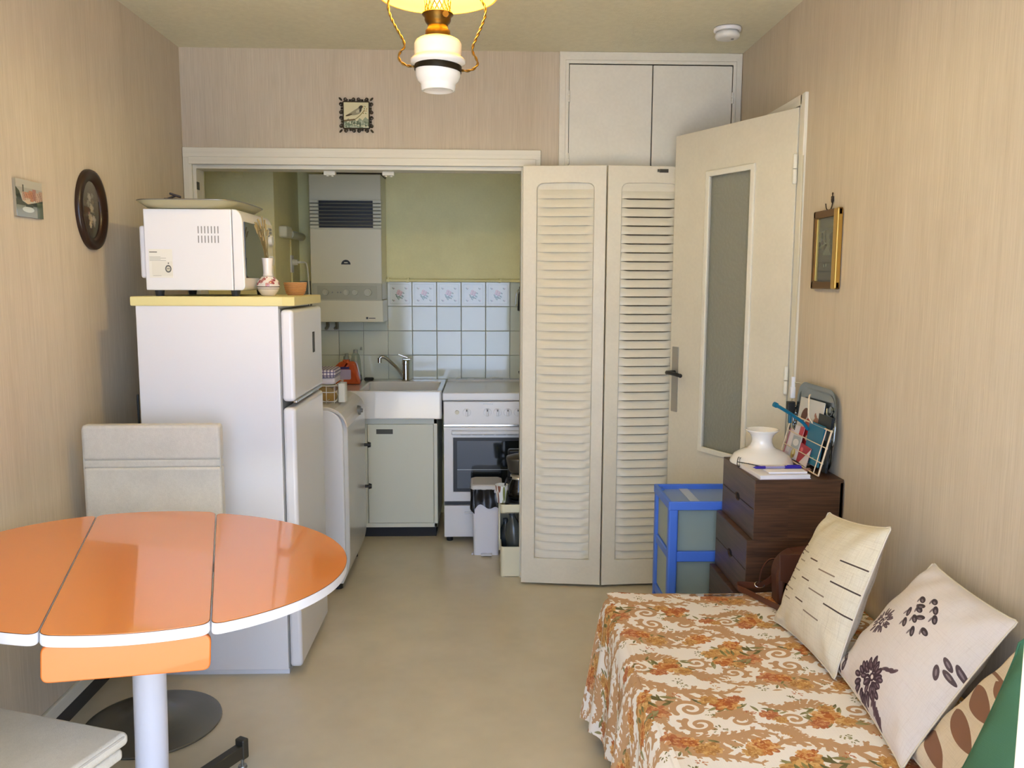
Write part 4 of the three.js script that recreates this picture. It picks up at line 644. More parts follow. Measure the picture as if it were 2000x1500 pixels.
{
  const t = thing('oval_frame', 'dark brown oval frame with a painted bunch of pale flowers on the left wall', 'picture', [LX + 0.001, 1.697, -3.043], PI / 2);
  const A = 0.109, B = 0.139;
  const ring = []; for (const [k, z] of [[1, 0], [1, 0.01], [0.97, 0.018], [0.86, 0.020], [0.72, 0.014], [0.66, 0.009], [0.64, 0.004]]) ring.push([k, z]);
  part(t, 'frame', grid(64, 6, (u, v) => { const [k, z] = ring[Math.round(v * 6)], a = u * 2 * PI; return [Math.cos(a) * (A - (1 - k) * 0.115), Math.sin(a) * (B - (1 - k) * 0.115), z]; }), mat(0x2c1a10, 0.3, { side: THREE.DoubleSide }));
  const tex = canvasTex(256, 320, (x) => {
    x.fillStyle = '#4a4038'; x.fillRect(0, 0, 256, 320); const g = x.createLinearGradient(0, 0, 0, 320); g.addColorStop(0, '#77706a'); g.addColorStop(0.55, '#4b3a30'); g.addColorStop(1, '#241a15'); x.fillStyle = g; x.fillRect(0, 0, 256, 320);
    for (const [a, b, r, c] of [[112, 96, 26, '#a59a8c'], [96, 130, 22, '#8f8578'], [136, 150, 28, '#b3a792'], [150, 120, 20, '#6d6253'], [120, 206, 30, '#b6a78c'], [104, 190, 20, '#94876c'], [160, 210, 26, '#a79c8e'], [92, 170, 18, '#6b3d36'], [168, 178, 16, '#5d5442'], [150, 84, 16, '#8a8074'], [112, 240, 20, '#bfb094'], [160, 236, 16, '#8d8276']]) { for (let k = 0; k < 6; k++) { x.fillStyle = c; x.globalAlpha = 0.75; x.beginPath(); x.ellipse(a + Math.cos(k) * r * 0.5, b + Math.sin(k * 1.1) * r * 0.5, r * 0.5, r * 0.35, k, 0, 7); x.fill(); } }
    x.globalAlpha = 1;
  });
  const pic = new THREE.ShapeGeometry((() => { const s = new THREE.Shape(); s.absellipse(0, 0, A - 0.04, B - 0.04, 0, 2 * PI); return s; })(), 40); { const p = pic.attributes.position, u = pic.attributes.uv; for (let i = 0; i < p.count; i++) u.setXY(i, p.getX(i) / 0.15 + 0.5, p.getY(i) / 0.2 + 0.5); }
  const ov = extrude((() => { const s = new THREE.Shape(); s.absellipse(0, 0, A - 0.036, B - 0.036, 0, 2 * PI); return s; })(), 0.005, 0); { const p = ov.attributes.position, u = ov.attributes.uv; for (let i = 0; i < p.count; i++) u.setXY(i, p.getX(i) / 0.15 + 0.5, p.getY(i) / 0.21 + 0.5); }
  part(t, 'painting', ov, phys(0xffffff, 0.15, { map: tex, clearcoat: 0.6, clearcoatRoughness: 0.05 }));
}
{
  const t = thing('gilt_picture', 'narrow dark landscape picture in a gilt frame hung from a hook on the right wall', 'picture', [RX - 0.004, 1.567, -2.893], -PI / 2);
  const w = 0.215, h = 0.27;
  const gold = mat(0xc9a456, 0.3, { metalness: 0.85 }), bronze = mat(0x6a4a20, 0.4, { metalness: 0.6 });
  part(t, 'frame', merge([bx(-w / 2, w / 2, h / 2 - 0.026, h / 2, 0, 0.016, 0.004), bx(-w / 2, w / 2, -h / 2, -h / 2 + 0.026, 0, 0.016, 0.004), bx(-w / 2, -w / 2 + 0.02, -h / 2, h / 2, 0, 0.016, 0.004)]), bronze);
  part(t, 'gilt_bar', merge([bx(w / 2 - 0.034, w / 2, -h / 2, h / 2, -0.001, 0.019, 0.005)]), gold, 'bright gilt side of the frame');
  part(t, 'gilt_fillet', bx(-w / 2 + 0.02, -w / 2 + 0.027, -h / 2 + 0.026, h / 2 - 0.026, 0, 0.012, 0.002), gold);
  const tex = canvasTex(192, 256, (x) => { const g = x.createLinearGradient(0, 0, 0, 256); g.addColorStop(0, '#4c5044'); g.addColorStop(0.45, '#5d604c'); g.addColorStop(0.62, '#3e4136'); g.addColorStop(1, '#22241e'); x.fillStyle = g; x.fillRect(0, 0, 192, 256); for (let k = 0; k < 70; k++) { x.fillStyle = `rgba(${24 + k % 20},${28 + k % 18},${22},.5)`; x.beginPath(); x.ellipse((k * 47) % 192 * (k % 2 ? 0.25 : 1) + (k % 2 ? 140 : 0), 60 + (k * 41) % 190, 14, 10, k, 0, 7); x.fill(); } x.fillStyle = '#5f6350'; x.beginPath(); x.moveTo(60, 150); x.lineTo(104, 110); x.lineTo(150, 152); x.fill(); x.fillStyle = '#777a66'; x.fillRect(76, 186, 8, 12); x.fillRect(98, 184, 7, 12); });
  const p = part(t, 'painting', sheet(w - 0.05, h - 0.05, 0.002), phys(0xffffff, 0.2, { map: tex, clearcoat: 0.4 })); p.position.z = 0.006; p.position.x = -0.004;
  const k = thing('picture_hook', 'small dark ornate hook in the right wall above the gilt picture', 'hook', [RX, 1.70, -2.875], -PI / 2);
  part(k, 'hook', merge([new THREE.SphereGeometry(0.008, 12, 8).scale(0.7, 1.5, 0.6).translate(0, 0.034, 0.006), lathe([[0, 0.06], [0.003, 0.055], [0.0015, 0.048], [0.005, 0.044], [0.003, 0.026], [0, 0.02]].reverse(), 12).translate(0, 0, 0.006), tube([[0, 0.024, 0.005], [0, 0.008, 0.008], [-0.002, -0.002, 0.014], [-0.012, 0.004, 0.02], [-0.016, 0.022, 0.022]], 0.002, 20, 6)]), mat(0x2b1d12, 0.5, { metalness: 0.4 }));
}
// pull switch and black plug hanging by the door frame
{
  const t = thing('pull_switch', 'white inline cord switch hanging beside the door frame', 'switch', [1.158, 1.02, -3.11]);
  part(t, 'switch', merge([bx(-0.009, 0.009, 0.0, 0.045, -0.009, 0.009, 0.004), bx(-0.0065, 0.0065, 0.043, 0.082, -0.0075, 0.0075, 0.003)]), edgeWhite);
  part(t, 'cord', merge([tube([[0, 0.08, 0], [0.004, 0.30, -0.01], [0.01, 0.6, -0.02], [0.012, 0.9, -0.03]], 0.0022, 30, 6), tube([[0.004, 0.06, 0.009], [0.014, 0.062, 0.02], [0.02, 0.058, 0.03]], 0.002, 10, 6), tube([[0, 0, 0], [-0.012, -0.06, 0.004], [-0.016, -0.14, 0.01], [-0.01, -0.20, 0.02]], 0.0022, 20, 6)]), mat(0xc9c0a4, 0.6));
  const p = thing('black_adapter', 'small black adapter hanging under the white cord switch', 'adapter', [1.140, 0.968, -3.075]);
  part(p, 'case', bx(-0.014, 0.014, 0, 0.045, -0.012, 0.012, 0.003), blackPlastic);
  part(p, 'pins', merge([rod([0.014, 0.03, -0.005], [0.03, 0.03, -0.005], 0.002), rod([0.014, 0.03, 0.005], [0.03, 0.03, 0.005], 0.002)]), chrome);
  part(p, 'lead', tube([[0, 0.0, 0], [0, -0.05, 0], [0.004, -0.12, 0.0], [0.006, -0.157, 0.0]], 0.003, 14, 6), blackPlastic);
}

// ---------------------------------------------------------------- dining table
{
  const t = thing('dining_table', 'round orange drop-leaf table with white edges on a white column', 'table', [-0.885, 0, -2.11], 0.292);
  const C = new THREE.Vector3(-0.868, 0.742, -2.097), tilt = new THREE.Quaternion().setFromUnitVectors(new THREE.Vector3(0, 1, 0), new THREE.Vector3(0.056, 1, 0.030).normalize());
  const local = t.worldToLocal(C.clone());
  const A = 0.507, B = 0.437, gap = 0.001, half = 0.1655;
  const outline = (kind, inset) => {
    const a = A - inset, b = B - inset, pts = [], r = 0.024;
    const yAt = (u) => b * Math.sqrt(Math.max(0, 1 - (u / a) ** 2));
    const s = new THREE.Shape();
    if (kind === 0) {
      const h = half - gap - inset, yh = yAt(h - r);
      s.moveTo(-h, -yAt(h) + r); s.quadraticCurveTo(-h, -yAt(h), -h + r, -yh); for (let i = 1; i < 20; i++) { const u = -h + r + (2 * h - 2 * r) * i / 20; s.lineTo(u, -yAt(u)); } s.lineTo(h - r, -yh); s.quadraticCurveTo(h, -yAt(h), h, -yAt(h) + r);
      s.lineTo(h, yAt(h) - r); s.quadraticCurveTo(h, yAt(h), h - r, yh); for (let i = 1; i < 20; i++) { const u = h - r - (2 * h - 2 * r) * i / 20; s.lineTo(u, yAt(u)); } s.lineTo(-h + r, yh); s.quadraticCurveTo(-h, yAt(h), -h, yAt(h) - r); s.closePath();
    } else {
      const k = kind, h = half + gap + inset, q = (u, y) => [k * u, y];
      const p = [];
      s.moveTo(...q(h, yAt(h) - r)); s.quadraticCurveTo(...q(h, yAt(h)), ...q(h + r, yAt(h + r)));
      for (let i = 1; i <= 60; i++) { const th = Math.acos((h + r) / a) * (1 - 2 * i / 60); s.lineTo(...q(a * Math.cos(th), b * Math.sin(th))); }
      s.quadraticCurveTo(...q(h, -yAt(h)), ...q(h, -yAt(h) + r)); s.closePath();
    }
    return s;
  };
  const names = [['centre_leaf', 0, 0], ['side_leaf', 1, -0.003], ['side_leaf', -1, 0.0]];
  for (const [name, k, dy] of names) {
    // white edging slab with the orange laminate let into its top
    const g = extrude(outline(k, 0), 0.026, 0.003).rotateX(-PI / 2).translate(0, -0.026, 0), m = part(t, name, g, edgeWhite);
    m.position.copy(local).add(new THREE.Vector3(0, dy, 0)); m.quaternion.copy(tilt);
    part(m, 'laminate', extrude(outline(k, 0.0012), 0.003, 0.0006).rotateX(-PI / 2).translate(0, -0.0012, 0), orange, 'orange laminate');
    part(m, 'edge_line', extrude(outline(k, 0.0004), 0.001, 0).rotateX(-PI / 2).translate(0, -0.0002, 0), mat(0x5a3a26, 0.5), 'brown line round the laminate');
  }
  const fp = part(t, 'front_panel', extrude(roundRect(-0.165, -0.082, 0.165, 0, 0.018), 0.014, 0.003), phys(0xdc7426, 0.35, { clearcoat: 0.3 }), 'orange front panel'); fp.position.copy(local).add(new THREE.Vector3(-0.0, -0.03 - 0.012, 0.385)); fp.quaternion.copy(tilt);
  const un = part(t, 'under_frame', merge([bx(-0.16, 0.16, -0.062, -0.027, -0.36, 0.384, 0.004), bx(-0.42, 0.42, -0.045, -0.027, -0.03, 0.03, 0.003)]), mat(0xcfcac4, 0.5)); un.position.copy(local); un.quaternion.copy(tilt);
  part(t, 'column', tube([[0.0, 0.055, 0], [0.006, 0.3, 0], [local.x, 0.695, local.z]], 0.041, 12, 36), mat(0xe4e5ee, 0.4), 'white column');
  const hubG = merge([lathe([[0.0, 0.02], [0.055, 0.02], [0.055, 0.07], [0.046, 0.08], [0.0, 0.08]], 32)]); part(t, 'hub', hubG, darkSteel);
  for (let k = 0; k < 4; k++) {
    const leg = part(t, 'leg', merge([bx(0.03, 0.325, 0.035, 0.075, -0.014, 0.014, 0.003), bx(0.31, 0.334, 0.03, 0.092, -0.017, 0.017, 0.005)]), darkSteel); leg.rotation.y = k * PI / 2 + 0.78;
    part(leg, 'leveller', merge([cyl(0.005, 0.005, 0.03, 0.322, 0.006, 0, 12), cyl(0.014, 0.012, 0.007, 0.322, 0, 0, 16)]), steel);
  }
}
// ---------------------------------------------------------------- swivel chairs
{
  const loop = (x0, y0, x1, y1, r, f) => clean(roundRect(x0, y0, x1, y1, r).getSpacedPoints(150)).map((p) => f(p.x, p.y));
  const build = (label) => {
    const t = thing('swivel_chair', label, 'chair', [-1.105, 0, -2.60], 0.03, 'padded swivel chairs at the orange table');
    part(t, 'base', lathe([[0, 0], [0.212, 0], [0.216, 0.004], [0.214, 0.010], [0.18, 0.018], [0.13, 0.026], [0.08, 0.040], [0.05, 0.062], [0.034, 0.10], [0.029, 0.14], [0, 0.14]], 64), mat(0x77756c, 0.34, { metalness: 0.6 }), 'dark metal disc base').position.set(0.01, 0, -0.05);
    part(t, 'stem', merge([cyl(0.026, 0.026, 0.30, 0.01, 0.10, -0.05, 24), cyl(0.05, 0.09, 0.012, 0.01, 0.385, -0.05, 24)]), steel);
    const seat = part(t, 'seat', boxUV(merge([bx(-0.225, 0.225, 0.43, 0.462, -0.20, 0.225, 0.014, 4), bx(-0.215, 0.215, 0.398, 0.426, -0.19, 0.215, 0.01, 3)])), vinyl);
    part(seat, 'piping', tube(loop(-0.222, -0.196, 0.222, 0.222, 0.02, (x, y) => [x, 0.454, y]), 0.003, 220, 6, true), vinyl);
    const back = part(t, 'backrest', boxUV(merge([bx(-0.225, 0.225, 0.857, 0.977, -0.222, -0.178, 0.012, 4), bx(-0.2235, 0.2235, 0.832, 0.860, -0.221, -0.180, 0.008, 3), bx(-0.225, 0.225, 0.52, 0.835, -0.222, -0.178, 0.012, 4)])), vinyl);
    part(back, 'piping', tube(loop(-0.222, 0.524, 0.222, 0.974, 0.016, (x, y) => [x, y, -0.184]), 0.003, 260, 6, true), vinyl);
    part(t, 'back_bracket', merge([bx(-0.03, 0.03, 0.37, 0.38, -0.24, 0.0, 0.003), bx(-0.03, 0.03, 0.37, 0.72, -0.242, -0.230, 0.003)]), steel);
    return t;
  };
  const a = build('white padded swivel chair on a dark disc base between table and fridge');
  const b = a.clone(); b.name = numbered('swivel_chair'); scene.add(b); b.userData.label = 'white padded swivel chair with only its seat corner in view at the near end';
  b.position.set(-1.072, 0.003, -1.635); b.rotation.y = PI - 0.33;
}

// ---------------------------------------------------------------- blue drawers and brown drawer boxes
{
  const t = thing('blue_drawer_unit', 'blue plastic drawer unit with milky panels beside the folding door', 'drawer unit', [0.885, 0, -3.21]);
  const x0 = 0.692, x1 = 1.075, z0 = -3.352, z1 = -3.068, top = 0.622;
  for (const [x, z] of [[x0, z1], [x0, z0], [x1, z1], [x1, z0]]) { const sx = x === x0 ? 1 : -1, sz = z === z1 ? -1 : 1; wpart(t, 'post', bx(Math.min(x, x + sx * 0.036), Math.max(x, x + sx * 0.036), 0, top, Math.min(z, z + sz * 0.034), Math.max(z, z + sz * 0.034), 0.008, 3), bluePlastic); }
  wpart(t, 'top_rim', merge([bx(x0, x1, 0.598, 0.632, z1 - 0.012, z1 + 0.002, 0.004), bx(x0, x1, 0.598, 0.632, z0 - 0.002, z0 + 0.012, 0.004), bx(x0 - 0.002, x0 + 0.012, 0.598, 0.632, z0, z1, 0.004), bx(x1 - 0.012, x1 + 0.002, 0.598, 0.632, z0, z1, 0.004)]), bluePlastic);
  wpart(t, 'top_panel', bx(x0 + 0.008, x1 - 0.008, 0.606, 0.612, z0 + 0.008, z1 - 0.008), mat(0x7d97c8, 0.35), 'blue-grey recessed top');
  wpart(t, 'top_insert', bx(0.79, 0.826, 0.612, 0.614, z0 + 0.012, z1 - 0.02), mat(0xb6c2d6, 0.35), 'pale strip in the top');
  for (const y of [0.395, 0.185]) wpart(t, 'rail', merge([bx(x0 + 0.03, x1 - 0.03, y, y + 0.04, z1 - 0.022, z1 - 0.004, 0.004), bx(x0 + 0.03, x1 - 0.03, y, y + 0.04, z0 + 0.004, z0 + 0.022, 0.004), bx(x0 + 0.004, x0 + 0.022, y, y + 0.035, z0 + 0.03, z1 - 0.03, 0.006), bx(x1 - 0.022, x1 - 0.004, y, y + 0.035, z0 + 0.03, z1 - 0.03, 0.006)]), bluePlastic);
  for (const [a, b] of [[0.432, 0.592], [0.222, 0.392], [0.03, 0.182]]) wpart(t, 'drawer', merge([bx(x0 + 0.012, x0 + 0.018, a, b, z0 + 0.03, z1 - 0.03, 0.002), bx(x0 + 0.03, x1 - 0.03, a, b, z1 - 0.03, z1 - 0.026), bx(x0 + 0.03, x1 - 0.03, a, b, z0 + 0.026, z0 + 0.03), bx(x0 + 0.02, x1 - 0.03, a, a + 0.004, z0 + 0.03, z1 - 0.03), bx(x1 - 0.034, x1 - 0.03, a, b, z0 + 0.03, z1 - 0.03)]), phys(0xaab9ae, 0.45, { transmission: 0.3, thickness: 0 }), 'milky drawer');
}
{
  const z0 = -3.042, z1 = -2.674;
  const labels = ['dark wooden two-drawer box at the top of the stack, carrying the notepad', 'dark wooden two-drawer box second from the top of the stack', 'dark wooden two-drawer box third from the top, mostly behind the bed', 'dark wooden box at the foot of the stack behind the bed'];
  [[0.885, 0.605], [0.865, 0.40], [0.846, 0.20], [0.84, 0.0]].forEach(([x0, y0], k) => {
    const h = k === 2 || k === 3 ? 0.2 : 0.205, t = thing('drawer_box', labels[k], 'drawer box', [(x0 + 1.18) / 2, y0, (z0 + z1) / 2], 0, 'stacked dark drawer boxes');
    const s = roundRect(z0, y0 + 0.001, z1, y0 + h - 0.001, 0); s.holes.push(roundRect(z0 + 0.010, y0 + 0.011, z1 - 0.010, y0 + h - 0.011, 0));
    wpart(t, 'carcass', boxUV(merge([bx(x0, 1.18, y0 + h - 0.011, y0 + h - 0.0005, z0, z1, 0.0015), bx(x0, 1.18, y0, y0 + 0.011, z0, z1, 0.0015), bx(x0, 1.18, y0 + 0.01, y0 + h - 0.01, z1 - 0.011, z1, 0.0015), bx(x0, 1.18, y0 + 0.01, y0 + h - 0.01, z0, z0 + 0.011, 0.0015), bx(1.17, 1.18, y0 + 0.01, y0 + h - 0.01, z0, z1)])), wood);
    const mid = y0 + h / 2, zc = (z0 + z1) / 2;
    for (const [a, b, up] of [[y0 + 0.002, mid - 0.0015, 1], [mid + 0.0015, y0 + h - 0.002, -1]]) {
      const f = new THREE.Shape(), w = 0.026, d = 0.013, za = z0 + 0.001, zb = z1 - 0.001;      // half of the finger hole is cut from each front
      if (up > 0) { f.moveTo(za, a); f.lineTo(zb, a); f.lineTo(zb, b); f.lineTo(zc + w, b); f.quadraticCurveTo(zc + w * 0.8, b - d, zc, b - d); f.quadraticCurveTo(zc - w * 0.8, b - d, zc - w, b); f.lineTo(za, b); }
      else { f.moveTo(za, b); f.lineTo(za, a); f.lineTo(zc - w, a); f.quadraticCurveTo(zc - w * 0.8, a + d, zc, a + d); f.quadraticCurveTo(zc + w * 0.8, a + d, zc + w, a); f.lineTo(zb, a); f.lineTo(zb, b); }
      f.closePath();
      const g = extrude(f, 0.012, 0.0012).rotateY(-PI / 2).translate(x0 + 0.0115, 0, 0);     // shape x runs along the room's z
      wpart(t, 'drawer', boxUV(g), woodFront);
    }
    wpart(t, 'inside', bx(x0 + 0.006, x0 + 0.01, y0 + 0.01, y0 + h - 0.01, z0 + 0.01, z1 - 0.01), mat(0x140d0a, 0.8));
  });
}

// ---------------------------------------------------------------- things on the drawer boxes
const BT = 0.8095;
{
  const t = thing('glass_lampshade', 'white opal glass lampshade standing upside down on the dark drawer boxes', 'lampshade', [0.993, BT, -2.945]);
  part(t, 'shade', lathe([[0.1095, 0.0], [0.111, 0.004], [0.106, 0.014], [0.095, 0.031], [0.07, 0.045], [0.05, 0.053], [0.041, 0.062], [0.0355, 0.076], [0.036, 0.090], [0.042, 0.103], [0.053, 0.113], [0.0585, 0.118], [0.0585, 0.121], [0.055, 0.121], [0.048, 0.114], [0.037, 0.102], [0.032, 0.088], [0.032, 0.074], [0.038, 0.058], [0.048, 0.048], [0.07, 0.039], [0.09, 0.026], [0.103, 0.006], [0.106, 0.0]], 64), phys(0xf4f1ea, 0.16, { clearcoat: 0.7, clearcoatRoughness: 0.08, side: THREE.DoubleSide }));
  const n = thing('notepad', 'white spiral notepad lying at the near edge of the dark drawer box', 'notepad', [0.982, BT, -2.775], 0.06);
  const pages = (w, d, y, h, k, x = 0, z = 0) => { const q = []; for (let i = 0; i < k; i++) q.push(bx(-w / 2 + x + rr(-0.001, 0.001), w / 2 + x + rr(-0.001, 0.001), y + h * i / k, y + h * (i + 0.9) / k, -d / 2 + z, d / 2 + z + rr(-0.001, 0.001))); return merge(q); };
  part(n, 'pages', pages(0.17, 0.185, 0.002, 0.012, 7), mat(0xf0ecec, 0.8));
  part(n, 'cover', bx(-0.087, 0.087, 0, 0.002, -0.094, 0.094), mat(0xd7cfd6, 0.6));
  const coil = []; for (let k = 0; k < 20; k++) coil.push(new THREE.TorusGeometry(0.0062, 0.0009, 5, 14).rotateY(PI / 2).translate(-0.078 + k * 0.0082, 0.0075, -0.0935));
  part(n, 'spiral', merge(coil), darkGrey);
  const p = thing('paper_pad', 'thin white paper pad under the pen on top of the spiral notepad', 'paper pad', [1.0, BT + 0.0155, -2.73], 0.02);
  part(p, 'sheets', pages(0.13, 0.07, 0, 0.006, 3), mat(0xf3eff4, 0.8));
  const pen = thing('pen', 'violet ballpoint pen with a clear barrel lying across the notepad', 'pen', [0.985, BT + 0.0265, -2.745], 0.03);
  part(pen, 'barrel', merge([rod([-0.07, 0, 0], [0.04, 0, 0], 0.004, 12)]), phys(0xb9b2de, 0.2, { transmission: 0.4, thickness: 0 }));
  part(pen, 'cap', merge([rod([0.022, 0, 0], [0.078, 0, 0], 0.0056, 12), bx(0.03, 0.074, 0.004, 0.0075, -0.002, 0.002, 0.001)]), mat(0x2a1a96, 0.35), 'violet cap');
  part(pen, 'end', merge([rod([-0.078, 0, 0], [-0.045, 0, 0], 0.0052, 12), new THREE.ConeGeometry(0.0044, 0.012, 12).rotateZ(PI / 2).translate(-0.083, 0, 0)]), mat(0x2a1a96, 0.35), 'violet end');
  const g = thing('reading_glasses', 'dark rimmed reading glasses lying at the left edge of the drawer box', 'glasses', [0.902, BT + 0.002, -2.90], 1.1);
  const lens = (x) => { const q = []; for (let i = 0; i < 28; i++) { const a = i / 28 * 2 * PI; q.push([x + Math.cos(a) * 0.024, 0.016 + Math.sin(a) * 0.016, 0]); } return q; };
  part(g, 'rim', merge([tube(lens(-0.03), 0.0013, 60, 6, true), tube(lens(0.03), 0.0013, 60, 6, true), tube([[-0.007, 0.02, 0], [0, 0.025, 0.002], [0.007, 0.02, 0]], 0.0013, 10, 6), tube([[0.054, 0.02, 0], [0.056, 0.018, 0.03], [0.05, 0.010, 0.09], [0.044, 0.004, 0.11]], 0.0016, 20, 6), tube([[-0.054, 0.02, 0], [-0.055, 0.018, 0.03], [-0.05, 0.010, 0.09], [-0.044, 0.004, 0.11]], 0.0016, 20, 6)]), mat(0x2b2a26, 0.35, { metalness: 0.5 }));
  for (const x of [-0.03, 0.03]) part(g, 'lens', extrude((() => { const s = new THREE.Shape(); s.absellipse(x, 0.016, 0.0232, 0.0152, 0, 2 * PI); return s; })(), 0.0014), phys(0xffffff, 0.02, { transmission: 1, thickness: 0 }));
  const e = thing('hair_clip', 'small pinkish clip at the foot of the letter rack beside the notepad', 'clip', [1.095, BT + 0.001, -2.80], 0.6);
  part(e, 'clip', merge([tube([[-0.02, 0.004, 0], [0.01, 0.007, 0.008], [0.028, 0.004, 0], [0.01, 0.003, -0.008]], 0.0032, 30, 6, true), tube([[-0.03, 0.004, 0.012], [0.0, 0.006, 0.02], [0.02, 0.004, 0.012]], 0.003, 16, 6)]), mat(0xc9917f, 0.45));
}
// silver tray against the wall, letter rack before it with its papers
{
  const t = thing('silver_tray', 'silver rounded tray with a scalloped relief leaning on the wall behind the letter rack', 'tray', [1.163, BT, -2.892], -PI / 2);
  const W = 0.35, Hh = 0.285, n = 96;
  const loop = (w, h, r) => { const P = roundRect(-w / 2, 0, w / 2, h, r); return Array.from({ length: n + 1 }, (_, i) => P.getPointAt(i / n % 1)); };
  const L = [[loop(W, Hh, 0.075), 0, 0.010], [loop(W - 0.006, Hh - 0.006, 0.073), 0.003, 0.013], [loop(W - 0.035, Hh - 0.035, 0.06), 0.0175, 0.0105], [loop(W - 0.055, Hh - 0.055, 0.052), 0.0275, 0.003], [loop(W - 0.16, Hh - 0.16, 0.02), 0.08, 0.0025], [loop(0.02, 0.02, 0.008), 0.133, 0.0025]];
  const sil = mat(0x9aa4ac, 0.2, { metalness: 0.95, side: THREE.DoubleSide });
  part(t, 'dish', grid(n, L.length - 1, (u, v) => { const [P, dy, z] = L[Math.round(v * (L.length - 1))], p = P[Math.round(u * n)]; return [p.x, p.y + dy, z]; }), sil);
  const sc = []; for (let k = 0; k < 5; k++) { const x = -0.112 + k * 0.056; sc.push(tube([[x - 0.028, 0.215, 0.005], [x - 0.018, 0.198, 0.007], [x, 0.192, 0.007], [x + 0.018, 0.198, 0.007], [x + 0.028, 0.215, 0.005]], 0.005, 24, 8), new THREE.SphereGeometry(0.016, 16, 10).scale(1.1, 0.9, 0.25).translate(x, 0.213, 0.004)); }
  for (const s of [-1, 1]) for (let k = 0; k < 5; k++) sc.push(new THREE.SphereGeometry(0.012, 14, 8).scale(0.8, 1.2, 0.4).translate(s * 0.148, 0.06 + k * 0.035, 0.004));
  part(t, 'relief', merge(sc), sil, 'scalloped relief of fruit and leaves');
  for (const s of [-1, 1]) part(t, 'side_handle', merge([tube([[s * 0.17, 0.10, 0.011], [s * 0.184, 0.112, 0.014], [s * 0.186, 0.142, 0.015], [s * 0.184, 0.172, 0.014], [s * 0.17, 0.184, 0.011]], 0.0045, 24, 8), new THREE.SphereGeometry(0.007, 10, 8).translate(s * 0.177, 0.125, 0.013), new THREE.SphereGeometry(0.007, 10, 8).translate(s * 0.177, 0.160, 0.013)]), sil);
  t.rotation.set(0, -PI / 2, 0); t.rotateX(-0.045);
}
const rackPlane = (z, k, off = 0) => [1.104 + 0.038 * k + off, BT + 0.006 + k * 0.15, z];    // k: 0 at the lower wire, 1 at the upper
{
  const t = thing('letter_rack', 'white wire letter rack full of papers leaning before the silver tray', 'rack', [1.14, BT, -2.88]);
  const za = -2.70, zb = -3.06, r = 0.0028, w = [];
  const P = rackPlane;
  w.push(tube([P(za, 0), P((za + zb) / 2, 0), P(zb, 0)], r, 10, 8), tube([P(za, 1), P((za + zb) / 2, 1), P(zb, 1)], r, 10, 8), tube([P(za, 0), P(za, 0.5), P(za, 1)], r * 1.15, 10, 8), tube([P(zb, 0), P(zb, 0.5), P(zb, 1)], r, 10, 8));
  for (const k of [0.28, 0.62]) w.push(tube([P(za, k), P((za + zb) / 2, k), P(zb, k)], r * 0.7, 10, 6));
  for (const z of [zb, -2.88]) w.push(tube([P(z, 0), [1.135, BT + 0.004, z], [1.148, BT + 0.006, z]], r * 0.8, 10, 6));
  w.push(tube([P(-2.86, 1), [1.126, BT + 0.18, -2.86], [1.128, BT + 0.215, -2.87], [1.134, BT + 0.245, -2.885], [1.144, BT + 0.252, -2.90]], r, 24, 8));
  w.push(tube([P(-2.735, 1, -0.003), P(-2.735, 0.5, -0.003), P(-2.735, 0.0, -0.003)], r * 0.7, 10, 6));
  for (const k of [0.28, 0.62, 1]) w.push(new THREE.SphereGeometry(0.0045, 10, 8).translate(...P(za, k)));
  wpart(t, 'wires', merge(w), mat(0xe6d3b4, 0.4));
}
